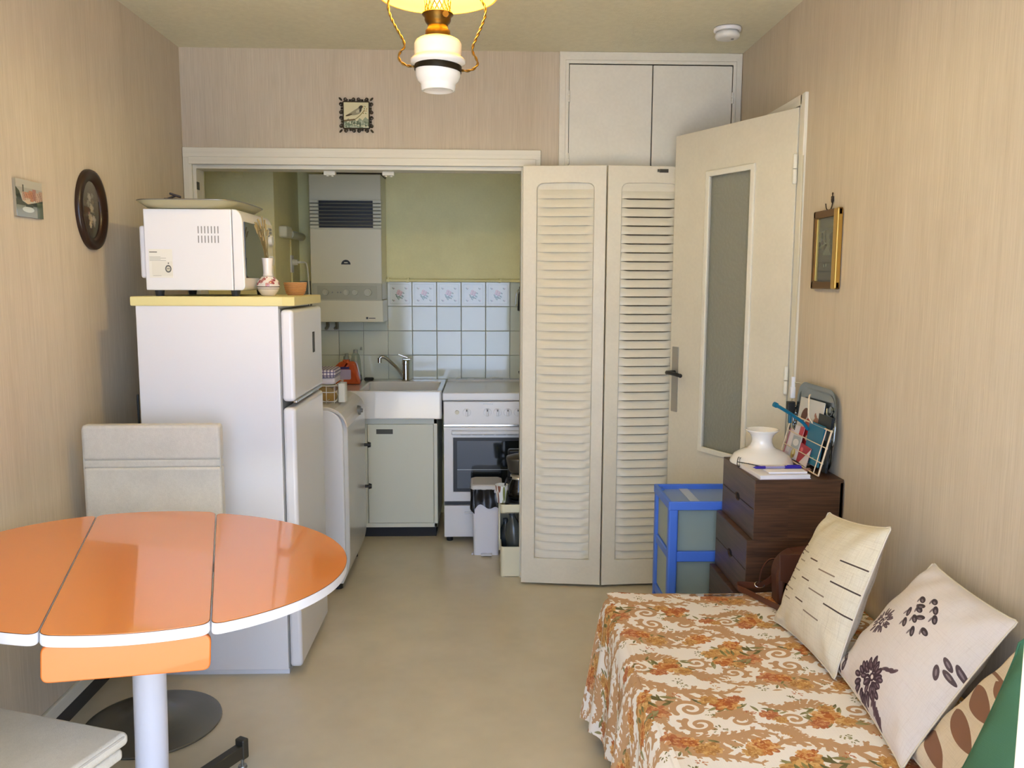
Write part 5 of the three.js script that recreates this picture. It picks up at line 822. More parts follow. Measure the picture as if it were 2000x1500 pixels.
{
  // leaflet(name, label, category, far z, near z, bottom y, top y, offset behind the wires, material, draw)
  const leaflet = (name, label, cat, z0, z1, ya, yb, off, m, roll = 0, thick = 0.002, group) => {
    const k = (y) => (y - BT - 0.006) / 0.15, zc = (z0 + z1) / 2, lean = off > 0.03 ? 0.012 : off > 0.012 ? 0.02 : 0.038;
    const t = thing(name, label, cat, [1.104 + 0.038 * k(ya) + off, ya, zc], -PI / 2, group);
    t.rotateZ(roll); t.rotateX(-Math.atan2(lean, 0.15));
    const w = Math.abs(z1 - z0), h = (yb - ya) * 1.04;
    part(t, 'sheet', new THREE.BoxGeometry(w, h, thick).translate(0, h / 2, 0), m);
    return t;
  };
  const print = (bg, draw, w = 128, h = 192) => mat(0xffffff, 0.45, { map: canvasTex(w, h, (x) => { x.fillStyle = bg; x.fillRect(0, 0, w, h); draw(x, w, h); }) });
  const blob = (x, c, a, b, r, s = 1, q = 0) => { x.fillStyle = c; x.beginPath(); x.ellipse(a, b, r, r * s, q, 0, 7); x.fill(); };
  leaflet('brochure', 'tall white brochure with brown and red pictures standing up at the back of the rack', 'brochure', -3.02, -2.80, BT + 0.012, BT + 0.225, 0.026, print('#d3d2cd', (x) => { blob(x, '#5b2f22', 34, 52, 15, 1.6, 0.5); blob(x, '#a94a3a', 64, 78, 20, 1.0); blob(x, '#b3413a', 56, 96, 16); blob(x, '#b07c58', 98, 70, 15, 1.4); blob(x, '#8b5f48', 104, 62, 6, 2); for (let k = 0; k < 6; k++) blob(x, '#93604c', 90 + k * 5, 44 + k * 6, 4, 1.8); x.fillStyle = '#b4242c'; x.fillRect(46, 96, 40, 50); blob(x, '#e9c9a4', 66, 120, 9); }), 0.03);
  leaflet('booklet', 'black booklet at the near end of the letter rack', 'booklet', -2.83, -2.722, BT + 0.01, BT + 0.19, 0.034, print('#1d2226', (x) => { x.fillStyle = '#7d93a8'; x.fillRect(56, 40, 40, 44); x.fillStyle = '#56606a'; x.fillRect(60, 150, 30, 22); }), 0, 0.008);
  leaflet('teal_folder', 'broad teal blue folder in the middle of the letter rack', 'folder', -2.885, -2.755, BT + 0.022, BT + 0.158, 0.016, print('#1f6a88', (x) => { x.fillStyle = '#2f7f96'; x.fillRect(0, 150, 128, 42); x.strokeStyle = '#cfd8d4'; x.lineWidth = 3; x.beginPath(); x.moveTo(54, 166); x.lineTo(86, 158); x.stroke(); }), 0, 0.005);
  leaflet('leaflet', 'pink and white leaflet at the far left end of the rack', 'leaflet', -3.055, -2.985, BT + 0.012, BT + 0.105, 0.006, print('#d5c3cc', (x) => { x.fillStyle = '#b46a80'; x.fillRect(0, 0, 22, 192); x.fillStyle = '#eae3e4'; x.fillRect(34, 16, 70, 150); }), 0, 0.002, 'small leaflets in the letter rack');
  leaflet('leaflet', 'white leaflet with a yellow flower at the front left of the rack', 'leaflet', -3.0, -2.915, BT + 0.010, BT + 0.128, 0.004, print('#dcd6dc', (x) => { x.fillStyle = '#c13a4c'; x.fillRect(70, 0, 58, 52); x.fillStyle = '#a7afb4'; x.fillRect(8, 60, 112, 70); blob(x, '#e5e2e0', 60, 96, 40, 0.5); blob(x, '#d8b850', 62, 160, 30, 0.9); blob(x, '#efe2a4', 58, 152, 16); blob(x, '#a8763c', 72, 172, 12, 0.7); }), 0.05, 0.002, 'small leaflets in the letter rack');
  leaflet('leaflet', 'red and white leaflet low in the rack beside the teal folder', 'leaflet', -2.925, -2.825, BT + 0.010, BT + 0.075, 0.005, print('#dcd2d2', (x) => { x.fillStyle = '#9e1f34'; x.beginPath(); x.moveTo(0, 0); x.lineTo(128, 0); x.lineTo(0, 192); x.fill(); blob(x, '#cf5a62', 34, 40, 15); }, 128, 128), -0.06, 0.002, 'small leaflets in the letter rack');
  const s = thing('fly_swatter', 'teal plastic fly swatter stuck in the rack with its handle pointing to the door', 'fly swatter', [1.11, 0.975, -2.87]);
  wpart(s, 'handle', merge([tube([[0.998, 1.035, -2.84], [1.03, 1.018, -2.85], [1.07, 0.994, -2.862], [1.112, 0.966, -2.875], [1.135, 0.94, -2.885]], 0.006, 24, 8).scale(1, 1, 1), rod([0.994, 1.037, -2.84], [1.006, 1.031, -2.842], 0.009, 10)]), mat(0x14708f, 0.4));
  wpart(s, 'guard', bx(1.052, 1.064, 0.968, 1.0, -2.862, -2.85, 0.003), mat(0x0f5670, 0.4));
}

// ---------------------------------------------------------------- bed, bedspread, cushions, handbag
const BX = 0.372, BFAR = -2.638, BNEAR = -0.72, BY = 0.447;
{
  const t = thing('divan_bed', 'low divan bed hidden under the flowered bedspread along the right wall', 'bed', [0.78, 0, -1.68]);
  wpart(t, 'mattress', bx(BX + 0.02, RX - 0.012, 0.22, BY - 0.012, BFAR + 0.02, BNEAR - 0.02, 0.03, 3), mat(0xd9d2c2, 0.9));
  wpart(t, 'base', bx(BX + 0.03, RX - 0.014, 0.10, 0.22, BFAR + 0.03, BNEAR - 0.03, 0.006), wood);
  for (const x of [BX + 0.08, RX - 0.07]) for (const z of [BFAR + 0.09, BNEAR - 0.09]) wpart(t, 'leg', cyl(0.018, 0.024, 0.101, x, 0, z, 16), blackPlastic);
}
// printed cotton: scrolls, bouquets and leaves on off-white; two motifs in half drop
const floral = canvasTex(1536, 1392, (x, W, Hh) => {
  x.fillStyle = '#f5eee3'; x.fillRect(0, 0, W, Hh);
  const S = W / 620;                                             // pixels per millimetre
  const E = (c, a, b, r1, r2, q, al = 1) => { x.globalAlpha = al; x.fillStyle = c; x.beginPath(); x.ellipse(a, b, r1, r2, q, 0, 2 * PI); x.fill(); };
  const pick = (l) => l[Math.floor(rnd() * l.length)];
  const tan = ['#c39a70', '#b98c60', '#caa47c'];
  const leafLobe = (a, b, len, q, c) => { x.globalAlpha = 0.95; x.fillStyle = c; x.beginPath(); x.moveTo(a, b); const ex = a + Math.cos(q) * len, ey = b + Math.sin(q) * len, nx = -Math.sin(q) * len * 0.34, ny = Math.cos(q) * len * 0.34; x.quadraticCurveTo(a + Math.cos(q) * len * 0.4 + nx, b + Math.sin(q) * len * 0.4 + ny, ex, ey); x.quadraticCurveTo(a + Math.cos(q) * len * 0.5 - nx * 0.6, b + Math.sin(q) * len * 0.5 - ny * 0.6, a, b); x.fill(); };
  const spiral = (cx, cy, r, a0, dir, turns, wid) => { let N = 110; for (let i = 0; i <= N; i++) { const k = i / N, a = a0 + dir * k * turns * 2 * PI, rad = r * (1 - 0.86 * k); const w = wid * (1 - 0.45 * k) + (i > N - 8 ? wid * 0.6 : 0); E(tan[0], cx + Math.cos(a) * rad, cy + Math.sin(a) * rad * 0.9, w, w, a, 1); if (k < 0.4 && i % 9 === 4) E(tan[0], cx + Math.cos(a) * (rad + wid * 1.3), cy + Math.sin(a) * (rad + wid * 1.3) * 0.9, wid * 1.2, wid * 0.8, a, 1); } };
  // an acanthus band: a swelling stem with rounded lobes that lean forward on both sides
  const band = (pts, wid, side = 1) => { const c = new THREE.CatmullRomCurve3(pts.map(([a, b]) => new THREE.Vector3(a, b, 0))), N = 80; for (let i = 0; i <= N; i++) { const p = c.getPointAt(i / N), tn = c.getTangentAt(i / N), k = Math.sin(i / N * PI) * 0.7 + 0.4, q = Math.atan2(tn.y, tn.x); E(tan[0], p.x, p.y, wid * k, wid * k * 0.85, 0, 1); if (i % 7 === 3) for (const s of [1, -1]) { const m = (s === side ? 1.3 : 0.8) * (0.8 + rnd() * 0.5) * k * wid, ax = p.x + Math.cos(q + s * 1.0) * m * 1.35, ay = p.y + Math.sin(q + s * 1.0) * m * 1.35; E(tan[0], ax, ay, m * 1.05, m * 0.55, q + s * 0.75, 1); E(tan[0], ax + Math.cos(q + s * 0.6) * m * 0.9, ay + Math.sin(q + s * 0.6) * m * 0.9, m * 0.6, m * 0.32, q + s * 0.5, 1); E(tan[0], ax + Math.cos(q + s * 1.5) * m * 0.7, ay + Math.sin(q + s * 1.5) * m * 0.7, m * 0.5, m * 0.28, q + s * 1.2, 1); } } };
  const flower = (cx, cy, r, pal) => { for (let ring = 0; ring < 4; ring++) { const n = 11 - ring * 2, R = r * (0.86 - ring * 0.23); for (let k = 0; k < n; k++) { const a = k / n * 2 * PI + ring * 0.5 + rnd() * 0.5; E(pick(pal), cx + Math.cos(a) * R, cy + Math.sin(a) * R * 0.82, r * (0.30 + rnd() * 0.08), r * (0.2 + rnd() * 0.06), a, 0.9); E(pick(pal), cx + Math.cos(a) * R * 1.06, cy + Math.sin(a) * R * 0.86, r * 0.13, r * 0.09, a, 0.7); if (rnd() < 0.35) E('#efcf94', cx + Math.cos(a) * R, cy + Math.sin(a) * R * 0.8, r * 0.1, r * 0.06, a, 0.7); } } for (let k = 0; k < 7; k++) { const a = rnd() * 7; E(pal[0], cx + Math.cos(a) * r * 0.3 * rnd(), cy + Math.sin(a) * r * 0.3 * rnd(), r * 0.09, r * 0.07, a, 0.8); } };
  const gold = ['#bd8444', '#cfa05c', '#dab172', '#c59252', '#ab783e'], rust = ['#ad5f38', '#bd7448', '#c98857', '#b06a40', '#d4a06e'], orangePal = ['#b9682c', '#c98443', '#d59a58', '#a9592a', '#e0b479'];
  const olive = ['#77713f', '#665f36', '#8b8450', '#8f8a5c', '#a0986a'];
  const leaf = (a, b, l, q) => { leafLobe(a, b, l * 1.15, q, pick(olive)); leafLobe(a, b, l * 0.8, q + 0.12, pick(olive)); };
  const sprig = (a, b, r, c) => { for (let k = 0; k < 9; k++) { const q = rnd() * 7, d = r * (0.3 + rnd() * 0.8); leafLobe(a + Math.cos(q) * d * 0.6, b + Math.sin(q) * d * 0.6, r * 0.55, q, pick(c)); E(pick(c), a + Math.cos(q) * d, b + Math.sin(q) * d, r * 0.13, r * 0.13, 0, 0.9); } };
  const motif = (ox, oy) => {
    const m = (a, b) => [ox + a * S, oy + b * S];
    // scroll work
    band([m(-155, -150), m(-110, -182), m(-40, -172), m(14, -132), m(66, -142), m(126, -126), m(165, -154)], 11 * S, 1);
    band([m(-60, -10), m(-30, 52), m(30, 84), m(92, 78), m(150, 60), m(185, 74)], 12 * S, 1);
    band([m(-170, 88), m(-116, 116), m(-56, 108), m(-10, 136), m(60, 152), m(120, 176)], 10.5 * S, -1);
    band([m(-6, -96), m(-44, -52), m(-52, 10)], 9 * S, 1); band([m(64, -10), m(110, -18), m(150, 14)], 8 * S, -1);
    spiral(ox + 22 * S, oy - 52 * S, 44 * S, 2.6, 1, 1.4, 8 * S); spiral(ox + 28 * S, oy + 18 * S, 38 * S, -2.4, -1, 1.35, 7.5 * S);
    spiral(ox - 128 * S, oy + 40 * S, 36 * S, 1.0, -1, 1.35, 7 * S); spiral(ox + 122 * S, oy + 14 * S, 34 * S, 3.6, 1, 1.3, 6.5 * S);
    for (let k = 0; k < 12; k++) { const a = rnd() * 2 * PI, R = (70 + rnd() * 90) * S; leafLobe(ox + Math.cos(a) * R, oy + Math.sin(a) * R, 28 * S, a + 1.2, tan[0]); }
    // bouquets
    for (let k = 0; k < 22; k++) leaf(ox - 100 * S + (rnd() - 0.5) * 130 * S, oy - 66 * S + (rnd() - 0.5) * 110 * S, (24 + rnd() * 18) * S, rnd() * 7);
    flower(ox - 108 * S, oy - 78 * S, 44 * S, gold); flower(ox - 62 * S, oy - 38 * S, 31 * S, rust); flower(ox - 134 * S, oy - 26 * S, 28 * S, orangePal); flower(ox - 84 * S, oy - 122 * S, 24 * S, orangePal); flower(ox - 158 * S, oy - 66 * S, 25 * S, gold); flower(ox - 98 * S, oy - 6 * S, 20 * S, gold);
    for (let k = 0; k < 9; k++) leaf(ox - 104 * S + (rnd() - 0.5) * 120 * S, oy - 58 * S + (rnd() - 0.5) * 110 * S, (24 + rnd() * 14) * S, rnd() * 7);
    for (let k = 0; k < 14; k++) leaf(ox + 100 * S + (rnd() - 0.5) * 90 * S, oy - 66 * S + (rnd() - 0.5) * 70 * S, (22 + rnd() * 16) * S, rnd() * 7);
    flower(ox + 110 * S, oy - 66 * S, 32 * S, orangePal); flower(ox + 76 * S, oy - 92 * S, 23 * S, gold); flower(ox + 142 * S, oy - 88 * S, 20 * S, rust);
    for (let k = 0; k < 10; k++) leaf(ox - 20 * S + (rnd() - 0.5) * 120 * S, oy + 104 * S + (rnd() - 0.5) * 50 * S, (20 + rnd() * 14) * S, rnd() * 7);
    flower(ox + 20 * S, oy + 120 * S, 28 * S, gold); flower(ox - 44 * S, oy + 82 * S, 31 * S, rust); flower(ox + 142 * S, oy + 118 * S, 31 * S, orangePal); flower(ox + 112 * S, oy + 136 * S, 20 * S, gold); flower(ox - 12 * S, oy + 88 * S, 20 * S, orangePal);
    sprig(ox - 4 * S, oy - 112 * S, 17 * S, rust); sprig(ox + 66 * S, oy + 46 * S, 17 * S, olive); sprig(ox - 84 * S, oy + 140 * S, 18 * S, olive); sprig(ox + 152 * S, oy - 16 * S, 16 * S, rust); sprig(ox - 150 * S, oy + 84 * S, 16 * S, gold); sprig(ox + 84 * S, oy + 110 * S, 15 * S, olive); sprig(ox + 62 * S, oy - 26 * S, 14 * S, olive); sprig(ox - 10 * S, oy + 170 * S, 15 * S, rust); sprig(ox - 120 * S, oy + 10 * S, 14 * S, olive); sprig(ox + 30 * S, oy - 168 * S, 15 * S, olive); sprig(ox + 110 * S, oy - 158 * S, 15 * S, gold);
  };
  // what fills the ground between two motifs
  const filler = (ox, oy) => {
    const m = (a, b) => [ox + a * S, oy + b * S];
    band([m(-120, -60), m(-70, -34), m(-10, -52), m(44, -40)], 9 * S, -1); band([m(20, 56), m(70, 40), m(126, 62), m(160, 40)], 9 * S, 1); band([m(-150, 30), m(-96, 52), m(-60, 96)], 8 * S, 1);
    spiral(ox - 60 * S, oy + 12 * S, 36 * S, 0.4, 1, 1.35, 6.5 * S); spiral(ox + 96 * S, oy - 16 * S, 36 * S, 2.2, -1, 1.3, 6.5 * S);
    for (let k = 0; k < 16; k++) leaf(ox + 14 * S + (rnd() - 0.5) * 110 * S, oy + 6 * S + (rnd() - 0.5) * 90 * S, (22 + rnd() * 16) * S, rnd() * 7);
    flower(ox + 16 * S, oy + 8 * S, 34 * S, orangePal); flower(ox + 50 * S, oy + 34 * S, 23 * S, gold); flower(ox - 14 * S, oy + 40 * S, 22 * S, rust); flower(ox + 30 * S, oy - 30 * S, 19 * S, gold);
    for (let k = 0; k < 6; k++) leaf(ox - 110 * S + (rnd() - 0.5) * 50 * S, oy - 10 * S + (rnd() - 0.5) * 50 * S, (20 + rnd() * 12) * S, rnd() * 7);
    flower(ox - 112 * S, oy - 6 * S, 22 * S, rust); flower(ox - 92 * S, oy + 14 * S, 15 * S, gold);
    sprig(ox - 30 * S, oy - 84 * S, 17 * S, olive); sprig(ox + 104 * S, oy + 84 * S, 16 * S, rust); sprig(ox + 120 * S, oy - 72 * S, 16 * S, olive); sprig(ox - 100 * S, oy + 84 * S, 15 * S, gold); sprig(ox + 20 * S, oy + 92 * S, 16 * S, olive);
  };
  for (const [mx, my] of [[W * 0.75, Hh * 0.25], [W * 0.25, Hh * 0.75]]) { const was = seed; for (const dx of [-W, 0, W]) for (const dy of [-Hh, 0, Hh]) { seed = was; filler(mx + dx, my + dy); } }
  const keep = seed;
  for (const [mx, my] of [[W * 0.25, Hh * 0.25], [W * 0.75, Hh * 0.75]]) for (const dx of [-W, 0, W]) for (const dy of [-Hh, 0, Hh]) { seed = keep; motif(mx + dx, my + dy); }
  x.globalAlpha = 1;
}, [0.62, 0.562]);
const bedCloth = phys(0xffffff, 0.85, { map: floral, bumpMap: canvasWeave, bumpScale: 0.0008, side: THREE.DoubleSide, sheen: 0.2, sheenRoughness: 0.6 });
{
  const t = thing('bedspread', 'cotton bedspread printed with orange and brown flowers and scrolls, hanging to the floor', 'bedspread', [0.78, 0.03, -1.68]);
  const wob = (x, z) => 0.004 * Math.sin(x * 9 + z * 3.1) + 0.003 * Math.sin(z * 11 - x * 5) + 0.0025 * Math.sin(x * 23 + z * 17);
  const r = 0.035, R = 0.07;
  const top = grid(36, 80, (u, v) => { const x = BX + 0.02 + (RX - 0.012 - BX - 0.02) * u, z = BNEAR - 0.02 + (BFAR + 0.02 - BNEAR + 0.02) * v; const cx = Math.min(1, (x - BX - 0.02) / 0.12); return [x, BY + wob(x, z) * Math.min(1, cx * 2 + 0.2), z, x, -z]; });
  // edge line: far side from the wall, round the corner, left side, round the corner, near side
  const E = []; const add = (x, z, nx, nz) => E.push([x, z, nx, nz]);
  for (let i = 0; i <= 40; i++) add(RX - 0.012 + (BX + R - RX + 0.012) * i / 40, BFAR, 0, -1);
  for (let i = 1; i < 12; i++) { const a = -PI / 2 - i / 12 * PI / 2; add(BX + R + Math.cos(a) * R, BFAR + R + Math.sin(a) * R, Math.cos(a), Math.sin(a)); }
  for (let i = 0; i <= 130; i++) add(BX, BFAR + R + (BNEAR - R - BFAR - R) * i / 130, -1, 0);
  for (let i = 1; i < 8; i++) { const a = PI - i / 8 * PI / 2; add(BX + R + Math.cos(a) * R, BNEAR - R + Math.sin(a) * R, Math.cos(a), Math.sin(a)); }
  for (let i = 0; i <= 20; i++) add(BX + R + (RX - 0.012 - BX - R) * i / 20, BNEAR, 0, 1);
  let len = [0]; for (let i = 1; i < E.length; i++) len.push(len[i - 1] + Math.hypot(E[i][0] - E[i - 1][0], E[i][1] - E[i - 1][1]));
  const rows = 26, drop = 0.40;
  const skirt = grid(E.length - 1, rows, (u, v) => {
    const i = Math.round(u * (E.length - 1)), [ex, ez, nx, nz] = E[i], s = len[i];
    let o, y, l;
    if (v < 0.2) { const a = v / 0.2 * PI / 2; o = -r + Math.sin(a) * r; y = BY - r + Math.cos(a) * r; l = o - 0.0 + (1 - Math.cos(a)) * r * 0.6; }
    else {
      const q = (v - 0.2) / 0.8, corner = (nx !== 0 && nz !== 0) ? 1 : 0, d = 0.385 + 0.018 * Math.sin(s * 9) + 0.012 * Math.sin(s * 31);
      const fold = Math.sin(s * 34 + Math.sin(s * 7) * 1.6) * 0.55 + Math.sin(s * 61 + 1.3) * 0.28 + Math.sin(s * 15 + 0.5) * 0.5;
      o = (0.003 + q * 0.022 + fold * 0.024 * Math.pow(q, 0.75)) * (nz < -0.5 ? 0.35 : 1) + corner * 0.02 * q; y = BY - r - q * (d - r); l = r * 0.6 + q * (d - r);
    }
    return [ex + nx * o, y, ez + nz * o, ex + nx * l, -(ez + nz * l)];
  });
  const k = wpart(t, 'cloth', merge([top, skirt]), bedCloth);
  k.userData.label = 'orange and brown floral print';
}
// a stuffed cushion from its four corners; front face towards n
function cushion(name, label, group, BL, BR, TR, TL, thick, front, backMat, seamMat, pinch = 0.07) {
  const c = [BL, BR, TR, TL].map(V), mid = c[0].clone().add(c[1]).add(c[2]).add(c[3]).multiplyScalar(0.25);
  const n = c[1].clone().sub(c[0]).add(c[2]).sub(c[3]).cross(c[3].clone().sub(c[0]).add(c[2]).sub(c[1])).normalize();
  const t = thing(name, label, 'cushion', [mid.x, Math.min(...c.map((q) => q.y)), mid.z], 0, group);
  const N = 34, at = (u, v, s) => {
    const a = u * 2 - 1, b = v * 2 - 1, u2 = (a * (1 - pinch * (1 - b * b)) + 1) / 2, v2 = (b * (1 - pinch * (1 - a * a)) + 1) / 2;
    const p = c[0].clone().multiplyScalar((1 - u2) * (1 - v2)).addScaledVector(c[1], u2 * (1 - v2)).addScaledVector(c[2], u2 * v2).addScaledVector(c[3], (1 - u2) * v2);
    const e = Math.pow(Math.max(0, 1 - a * a), 0.55) * Math.pow(Math.max(0, 1 - b * b), 0.55), wr = Math.sin(a * 9 + b * 4) * Math.sin(b * 7 - a * 3) * 0.004 * (a * a + b * b) + Math.sin((a + b) * 14) * 0.002 * Math.abs(a * b) + Math.sin((a - b) * 11 + 1) * 0.0025 * Math.abs(a * b);
    return p.addScaledVector(n, s * (thick / 2 * e + wr * Math.min(1, e * 3))).toArray();
  };
  wpart(t, 'front', grid(N, N, (u, v) => at(u, v, 1)), front);
  wpart(t, 'back', grid(N, N, (u, v) => at(1 - u, v, -1)), backMat);
  const L = []; for (const [f] of [[(k) => [k, 0]], [(k) => [1, k]], [(k) => [1 - k, 1]], [(k) => [0, 1 - k]]]) for (let i = 0; i < 14; i++) { const [u, v] = f(i / 14); L.push(at(u, v, 0)); }
  wpart(t, 'seam', tube(L, 0.0022, 160, 6, true), seamMat);
  return t;
}
{
  const linen = (tex) => phys(0xffffff, 0.9, { map: tex, bumpMap: linenBump, bumpScale: 0.0007, side: THREE.DoubleSide });
  const base = (x, w, h, c, a) => { x.fillStyle = c; x.fillRect(0, 0, w, h); for (let k = 0; k < 2600; k++) { x.fillStyle = `rgba(${a},${0.05 + rnd() * 0.07})`; if (k % 2) x.fillRect(rnd() * w, rnd() * h, 40 + rnd() * 80, 1.5); else x.fillRect(rnd() * w, rnd() * h, 1.5, 40 + rnd() * 80); } };
  const dashes = canvasTex(768, 768, (x) => {
    base(x, 768, 768, '#e6dcc2', '150,130,95');
    // rows of stitched lines, growing darker and longer to the right
    const rows = [[0.30, 0], [0.345, 1], [0.375, 2], [0.42, 3], [0.46, 0], [0.505, 1], [0.535, 2], [0.58, 3], [0.62, 0], [0.665, 1], [0.70, 2], [0.745, 3]];
    const cols = [[0.06, 0.12, '#5d4c40'], [0.20, 0.12, '#a4957c'], [0.40, 0.13, '#5f4630'], [0.58, 0.20, '#8f7b66'], [0.78, 0.21, '#4a3c34']];
    rows.forEach(([y, k], i) => { for (const j of [k, (k + 2) % 4 + (k > 1 ? 0 : 2)]) { const q = cols[j % 5]; x.fillStyle = q[2]; x.fillRect((q[0] + ((i * 37) % 7) * 0.004) * 768, y * 768, q[1] * 768, 7.5); } });
  });
  const flowersTex = canvasTex(1024, 1024, (x) => {
    base(x, 1024, 1024, '#e9e0da', '170,150,140');
    const petal = (cx, cy, a, d, l, w, c, al) => { x.globalAlpha = al; x.fillStyle = c; x.beginPath(); x.ellipse(cx + Math.cos(a) * d, cy + Math.sin(a) * d, l, w, a, 0, 7); x.fill(); };
    const bloom = (cx, cy, r, n, c, s) => { for (let k = 0; k < n; k++) { const a = k / n * 6.28 + rnd() * 0.2, d = r * (0.55 + rnd() * 0.3); petal(cx, cy, a, d, r * 0.30, r * 0.105 * s, c, 0.95); petal(cx, cy, a, d + r * 0.03, r * 0.17, r * 0.035 * s, '#8d7780', 0.8); } x.globalAlpha = 1; x.strokeStyle = c; x.lineWidth = r * 0.12; x.beginPath(); x.arc(cx, cy, r * 0.18, 0, 7); x.stroke(); };
    bloom(500, 880, 150, 18, '#3a2530', 1.25); bloom(530, 840, 110, 12, '#46303a', 1.5); for (let k = 0; k < 9; k++) petal(620 + k * 15, 925 + k * 8, 0.5 + rnd(), 10, 40, 13, '#5b444c', 0.9); for (let k = 0; k < 5; k++) petal(600 + k * 20, 740 - k * 8, -0.9 + rnd() * 0.6, 8, 36, 11, '#5b444c', 0.85);
    bloom(250, 540, 108, 17, '#4d3d42', 1.0); bloom(265, 510, 70, 9, '#57454b', 1.2); for (let k = 0; k < 4; k++) petal(70 - k * 6, 640 + k * 12, 1.3, 4, 18, 8, '#4d3d42', 0.85);
    for (const [a, b, q] of [[480, 110, 0.2], [560, 150, 0.5], [620, 200, 0.6], [450, 215, 0.1], [520, 250, -0.4], [390, 270, 0.9], [440, 340, 0.7], [560, 350, 0.8], [640, 300, 0.2], [380, 150, 0.3], [430, 190, -0.3], [490, 280, 0.4]]) { x.setTransform(1, 0, 0, 1, 30, 90); petal(a, b, q, 0, 40, 19, '#3b2f33', 0.95); petal(a + 6, b + 5, q, 0, 18, 7, '#8b7c80', 0.8); petal(a - 24, b + 16, q + 0.8, 0, 22, 8, '#5b4c50', 0.7); x.setTransform(1, 0, 0, 1, 0, 0); }
    for (const [a, b, q] of [[930, 440, 0.4], [970, 490, 0.2], [910, 520, 1.0], [1000, 430, 0.6], [60, 930, 1.2], [100, 980, 0.9], [150, 950, 1.5], [40, 990, 0.4], [120, 900, 0.4]]) { petal(a, b, q, 0, 44, 19, '#4a3a3e', 0.9); petal(a, b, q, 0, 20, 6, '#998a8c', 0.8); }
    x.globalAlpha = 1;
  });
  const leaves = canvasTex(768, 768, (x) => {
    base(x, 768, 768, '#e6d6be', '170,150,120'); x.fillStyle = '#8e6650';
    const lf = (x0, y0, x1, y1, w) => { const dx = x1 - x0, dy = y1 - y0, nx = -dy * w, ny = dx * w; x.beginPath(); x.moveTo(x0, y0); x.bezierCurveTo(x0 + dx * 0.25 + nx, y0 + dy * 0.25 + ny, x0 + dx * 0.7 + nx, y0 + dy * 0.7 + ny, x1, y1); x.bezierCurveTo(x0 + dx * 0.7 - nx * 0.8, y0 + dy * 0.7 - ny * 0.8, x0 + dx * 0.2 - nx * 0.8, y0 + dy * 0.2 - ny * 0.8, x0, y0); x.fill(); };
    for (const q of [[40, 20, 210, 170, 0.2], [250, 30, 150, 210, 0.22], [120, 260, 420, 300, 0.2], [20, 330, 330, 420, 0.22], [60, 470, 380, 560, 0.2], [10, 620, 300, 700, 0.22], [430, 60, 380, 260, 0.25], [520, 40, 700, 200, 0.22], [460, 320, 740, 400, 0.2], [480, 470, 730, 590, 0.22], [420, 640, 700, 740, 0.22], [330, 430, 470, 640, 0.2], [600, 210, 560, 330, 0.26]]) lf(...q);
    x.strokeStyle = '#8e6650'; x.lineWidth = 17; x.beginPath(); x.moveTo(0, 240); x.bezierCurveTo(200, 220, 420, 330, 768, 280); x.moveTo(360, 768); x.bezierCurveTo(400, 520, 430, 380, 450, 0); x.stroke();
  });
  const plainTex = canvasTex(256, 256, (x) => base(x, 256, 256, '#cfc3ae', '120,105,85')), piping = mat(0xe2d8c4, 0.9);
  cushion('cushion', 'cream cushion with rows of short brown stitched lines, farthest on the bed', 'cushions on the bed', [0.858, 0.455, -2.375], [0.885, 0.455, -2.0], [1.03, 0.835, -2.045], [1.018, 0.775, -2.40], 0.135, linen(dashes), linen(plainTex), piping, 0.06);
  cushion('cushion', 'white cushion with dark brown printed flowers in the middle of the row', 'cushions on the bed', [0.908, 0.462, -2.06], [0.862, 0.455, -1.605], [1.135, 0.735, -1.685], [1.14, 0.744, -2.035], 0.125, linen(flowersTex), linen(plainTex), piping, 0.04);
  cushion('cushion', 'beige cushion with large brown leaf shapes at the near right', 'cushions on the bed', [0.90, 0.462, -1.66], [0.86, 0.455, -1.28], [1.13, 0.72, -1.26], [1.14, 0.722, -1.64], 0.10, linen(leaves), linen(plainTex), piping, 0.05);
  const green = phys(0x3f6b4e, 0.85, { bumpMap: linenBump, bumpScale: 0.0006, side: THREE.DoubleSide });
  cushion('cushion', 'plain green cushion nearest the camera in the right corner', 'cushions on the bed', [0.712, 0.46, -1.30], [0.84, 0.46, -0.90], [1.10, 0.83, -0.95], [0.90, 0.86, -1.32], 0.14, green, green, green, 0.05);
}
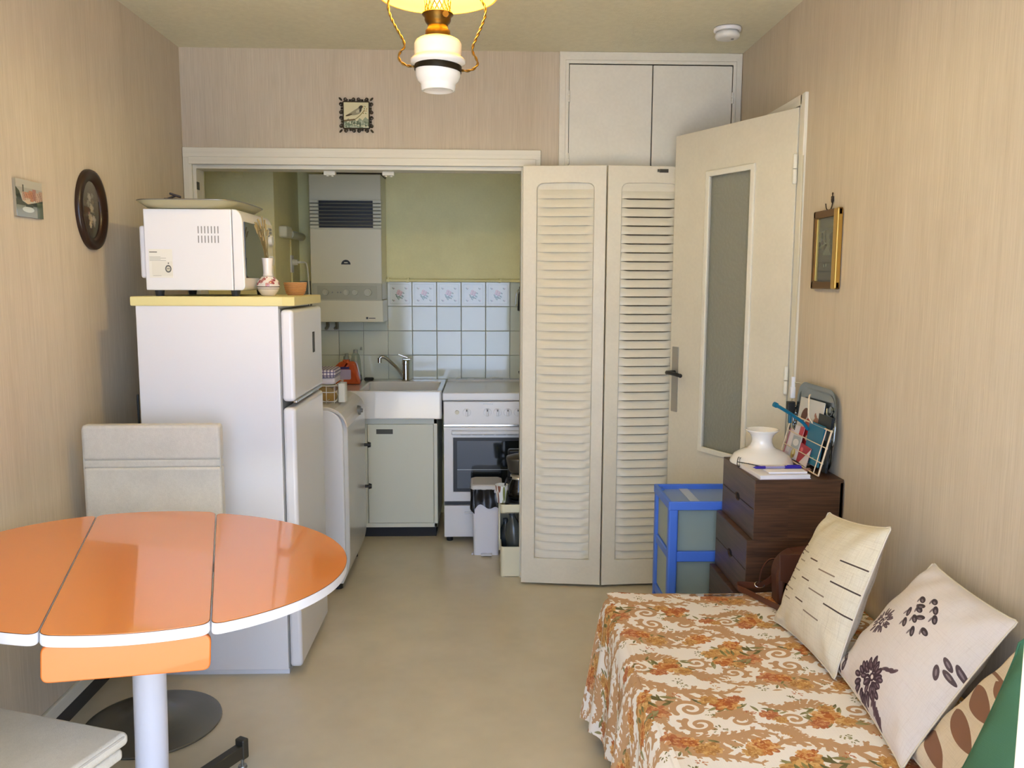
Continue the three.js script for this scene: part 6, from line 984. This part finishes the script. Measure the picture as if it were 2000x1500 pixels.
{
  const t = thing('handbag', 'brown leather handbag with a long strap on the bed behind the cream cushion', 'handbag', [1.0, 0.452, -2.53]);
  const s = new THREE.Shape(); s.moveTo(-0.085, 0.004); s.quadraticCurveTo(-0.09, -0.0, -0.075, 0); s.lineTo(0.085, 0); s.lineTo(0.092, 0.11); s.quadraticCurveTo(0.08, 0.168, 0.02, 0.172); s.lineTo(-0.04, 0.165); s.quadraticCurveTo(-0.09, 0.14, -0.092, 0.09); s.closePath();
  part(t, 'body', extrude(s, 0.075, 0.014).translate(0, 0, -0.04), leather);
  const fs = new THREE.Shape(); fs.moveTo(-0.09, 0.165); fs.lineTo(0.088, 0.165); fs.lineTo(0.08, 0.075); fs.quadraticCurveTo(0.0, 0.045, -0.085, 0.08); fs.closePath();
  part(t, 'flap', extrude(fs, 0.006, 0.002).translate(0, 0, 0.034), leather);
  const ribbon = (pts, w, th, upAt) => { const c = new THREE.CatmullRomCurve3(pts.map(V)); return grid(70, 4, (u, v) => { const p = c.getPointAt(u), tn = c.getTangentAt(u), up = upAt(u).clone(), sd = tn.clone().cross(up).normalize(); up.copy(sd).cross(tn).normalize(); const [a, b] = [[1, 1], [1, -1], [-1, -1], [-1, 1], [1, 1]][Math.round(v * 4)]; p.addScaledVector(up, w / 2 * a).addScaledVector(sd, th / 2 * b); return p.toArray(); }); };
  const strapMat = mat(0x5a2f1c, 0.45, { side: THREE.DoubleSide });
  wpart(t, 'strap', ribbon([[0.90, 0.463, -2.44], [0.875, 0.463, -2.50], [0.84, 0.463, -2.585], [0.822, 0.464, -2.622], [0.83, 0.468, -2.634], [0.86, 0.472, -2.62], [0.885, 0.476, -2.60]], 0.021, 0.003, () => new THREE.Vector3(-0.25, 1, 0)), strapMat);
  wpart(t, 'strap', ribbon([[0.885, 0.476, -2.60], [0.915, 0.50, -2.585], [0.94, 0.545, -2.565], [0.965, 0.585, -2.545]], 0.021, 0.003, () => new THREE.Vector3(-0.5, 1, 0.4)), strapMat);
  wpart(t, 'strap', ribbon([[0.885, 0.478, -2.60], [0.893, 0.535, -2.595], [0.915, 0.57, -2.585], [0.95, 0.575, -2.565]], 0.012, 0.003, () => new THREE.Vector3(-0.3, 0.4, 0.6)), strapMat);
  wpart(t, 'buckle', new THREE.TorusGeometry(0.013, 0.0018, 8, 24).scale(1.2, 0.8, 1).rotateX(-0.7).translate(0.887, 0.482, -2.596), chrome, 'small chrome buckle ring');
}

scene.traverse((o) => { if (o.isMesh) { o.castShadow = true; o.receiveShadow = true; } });
renderer.render(scene, camera);
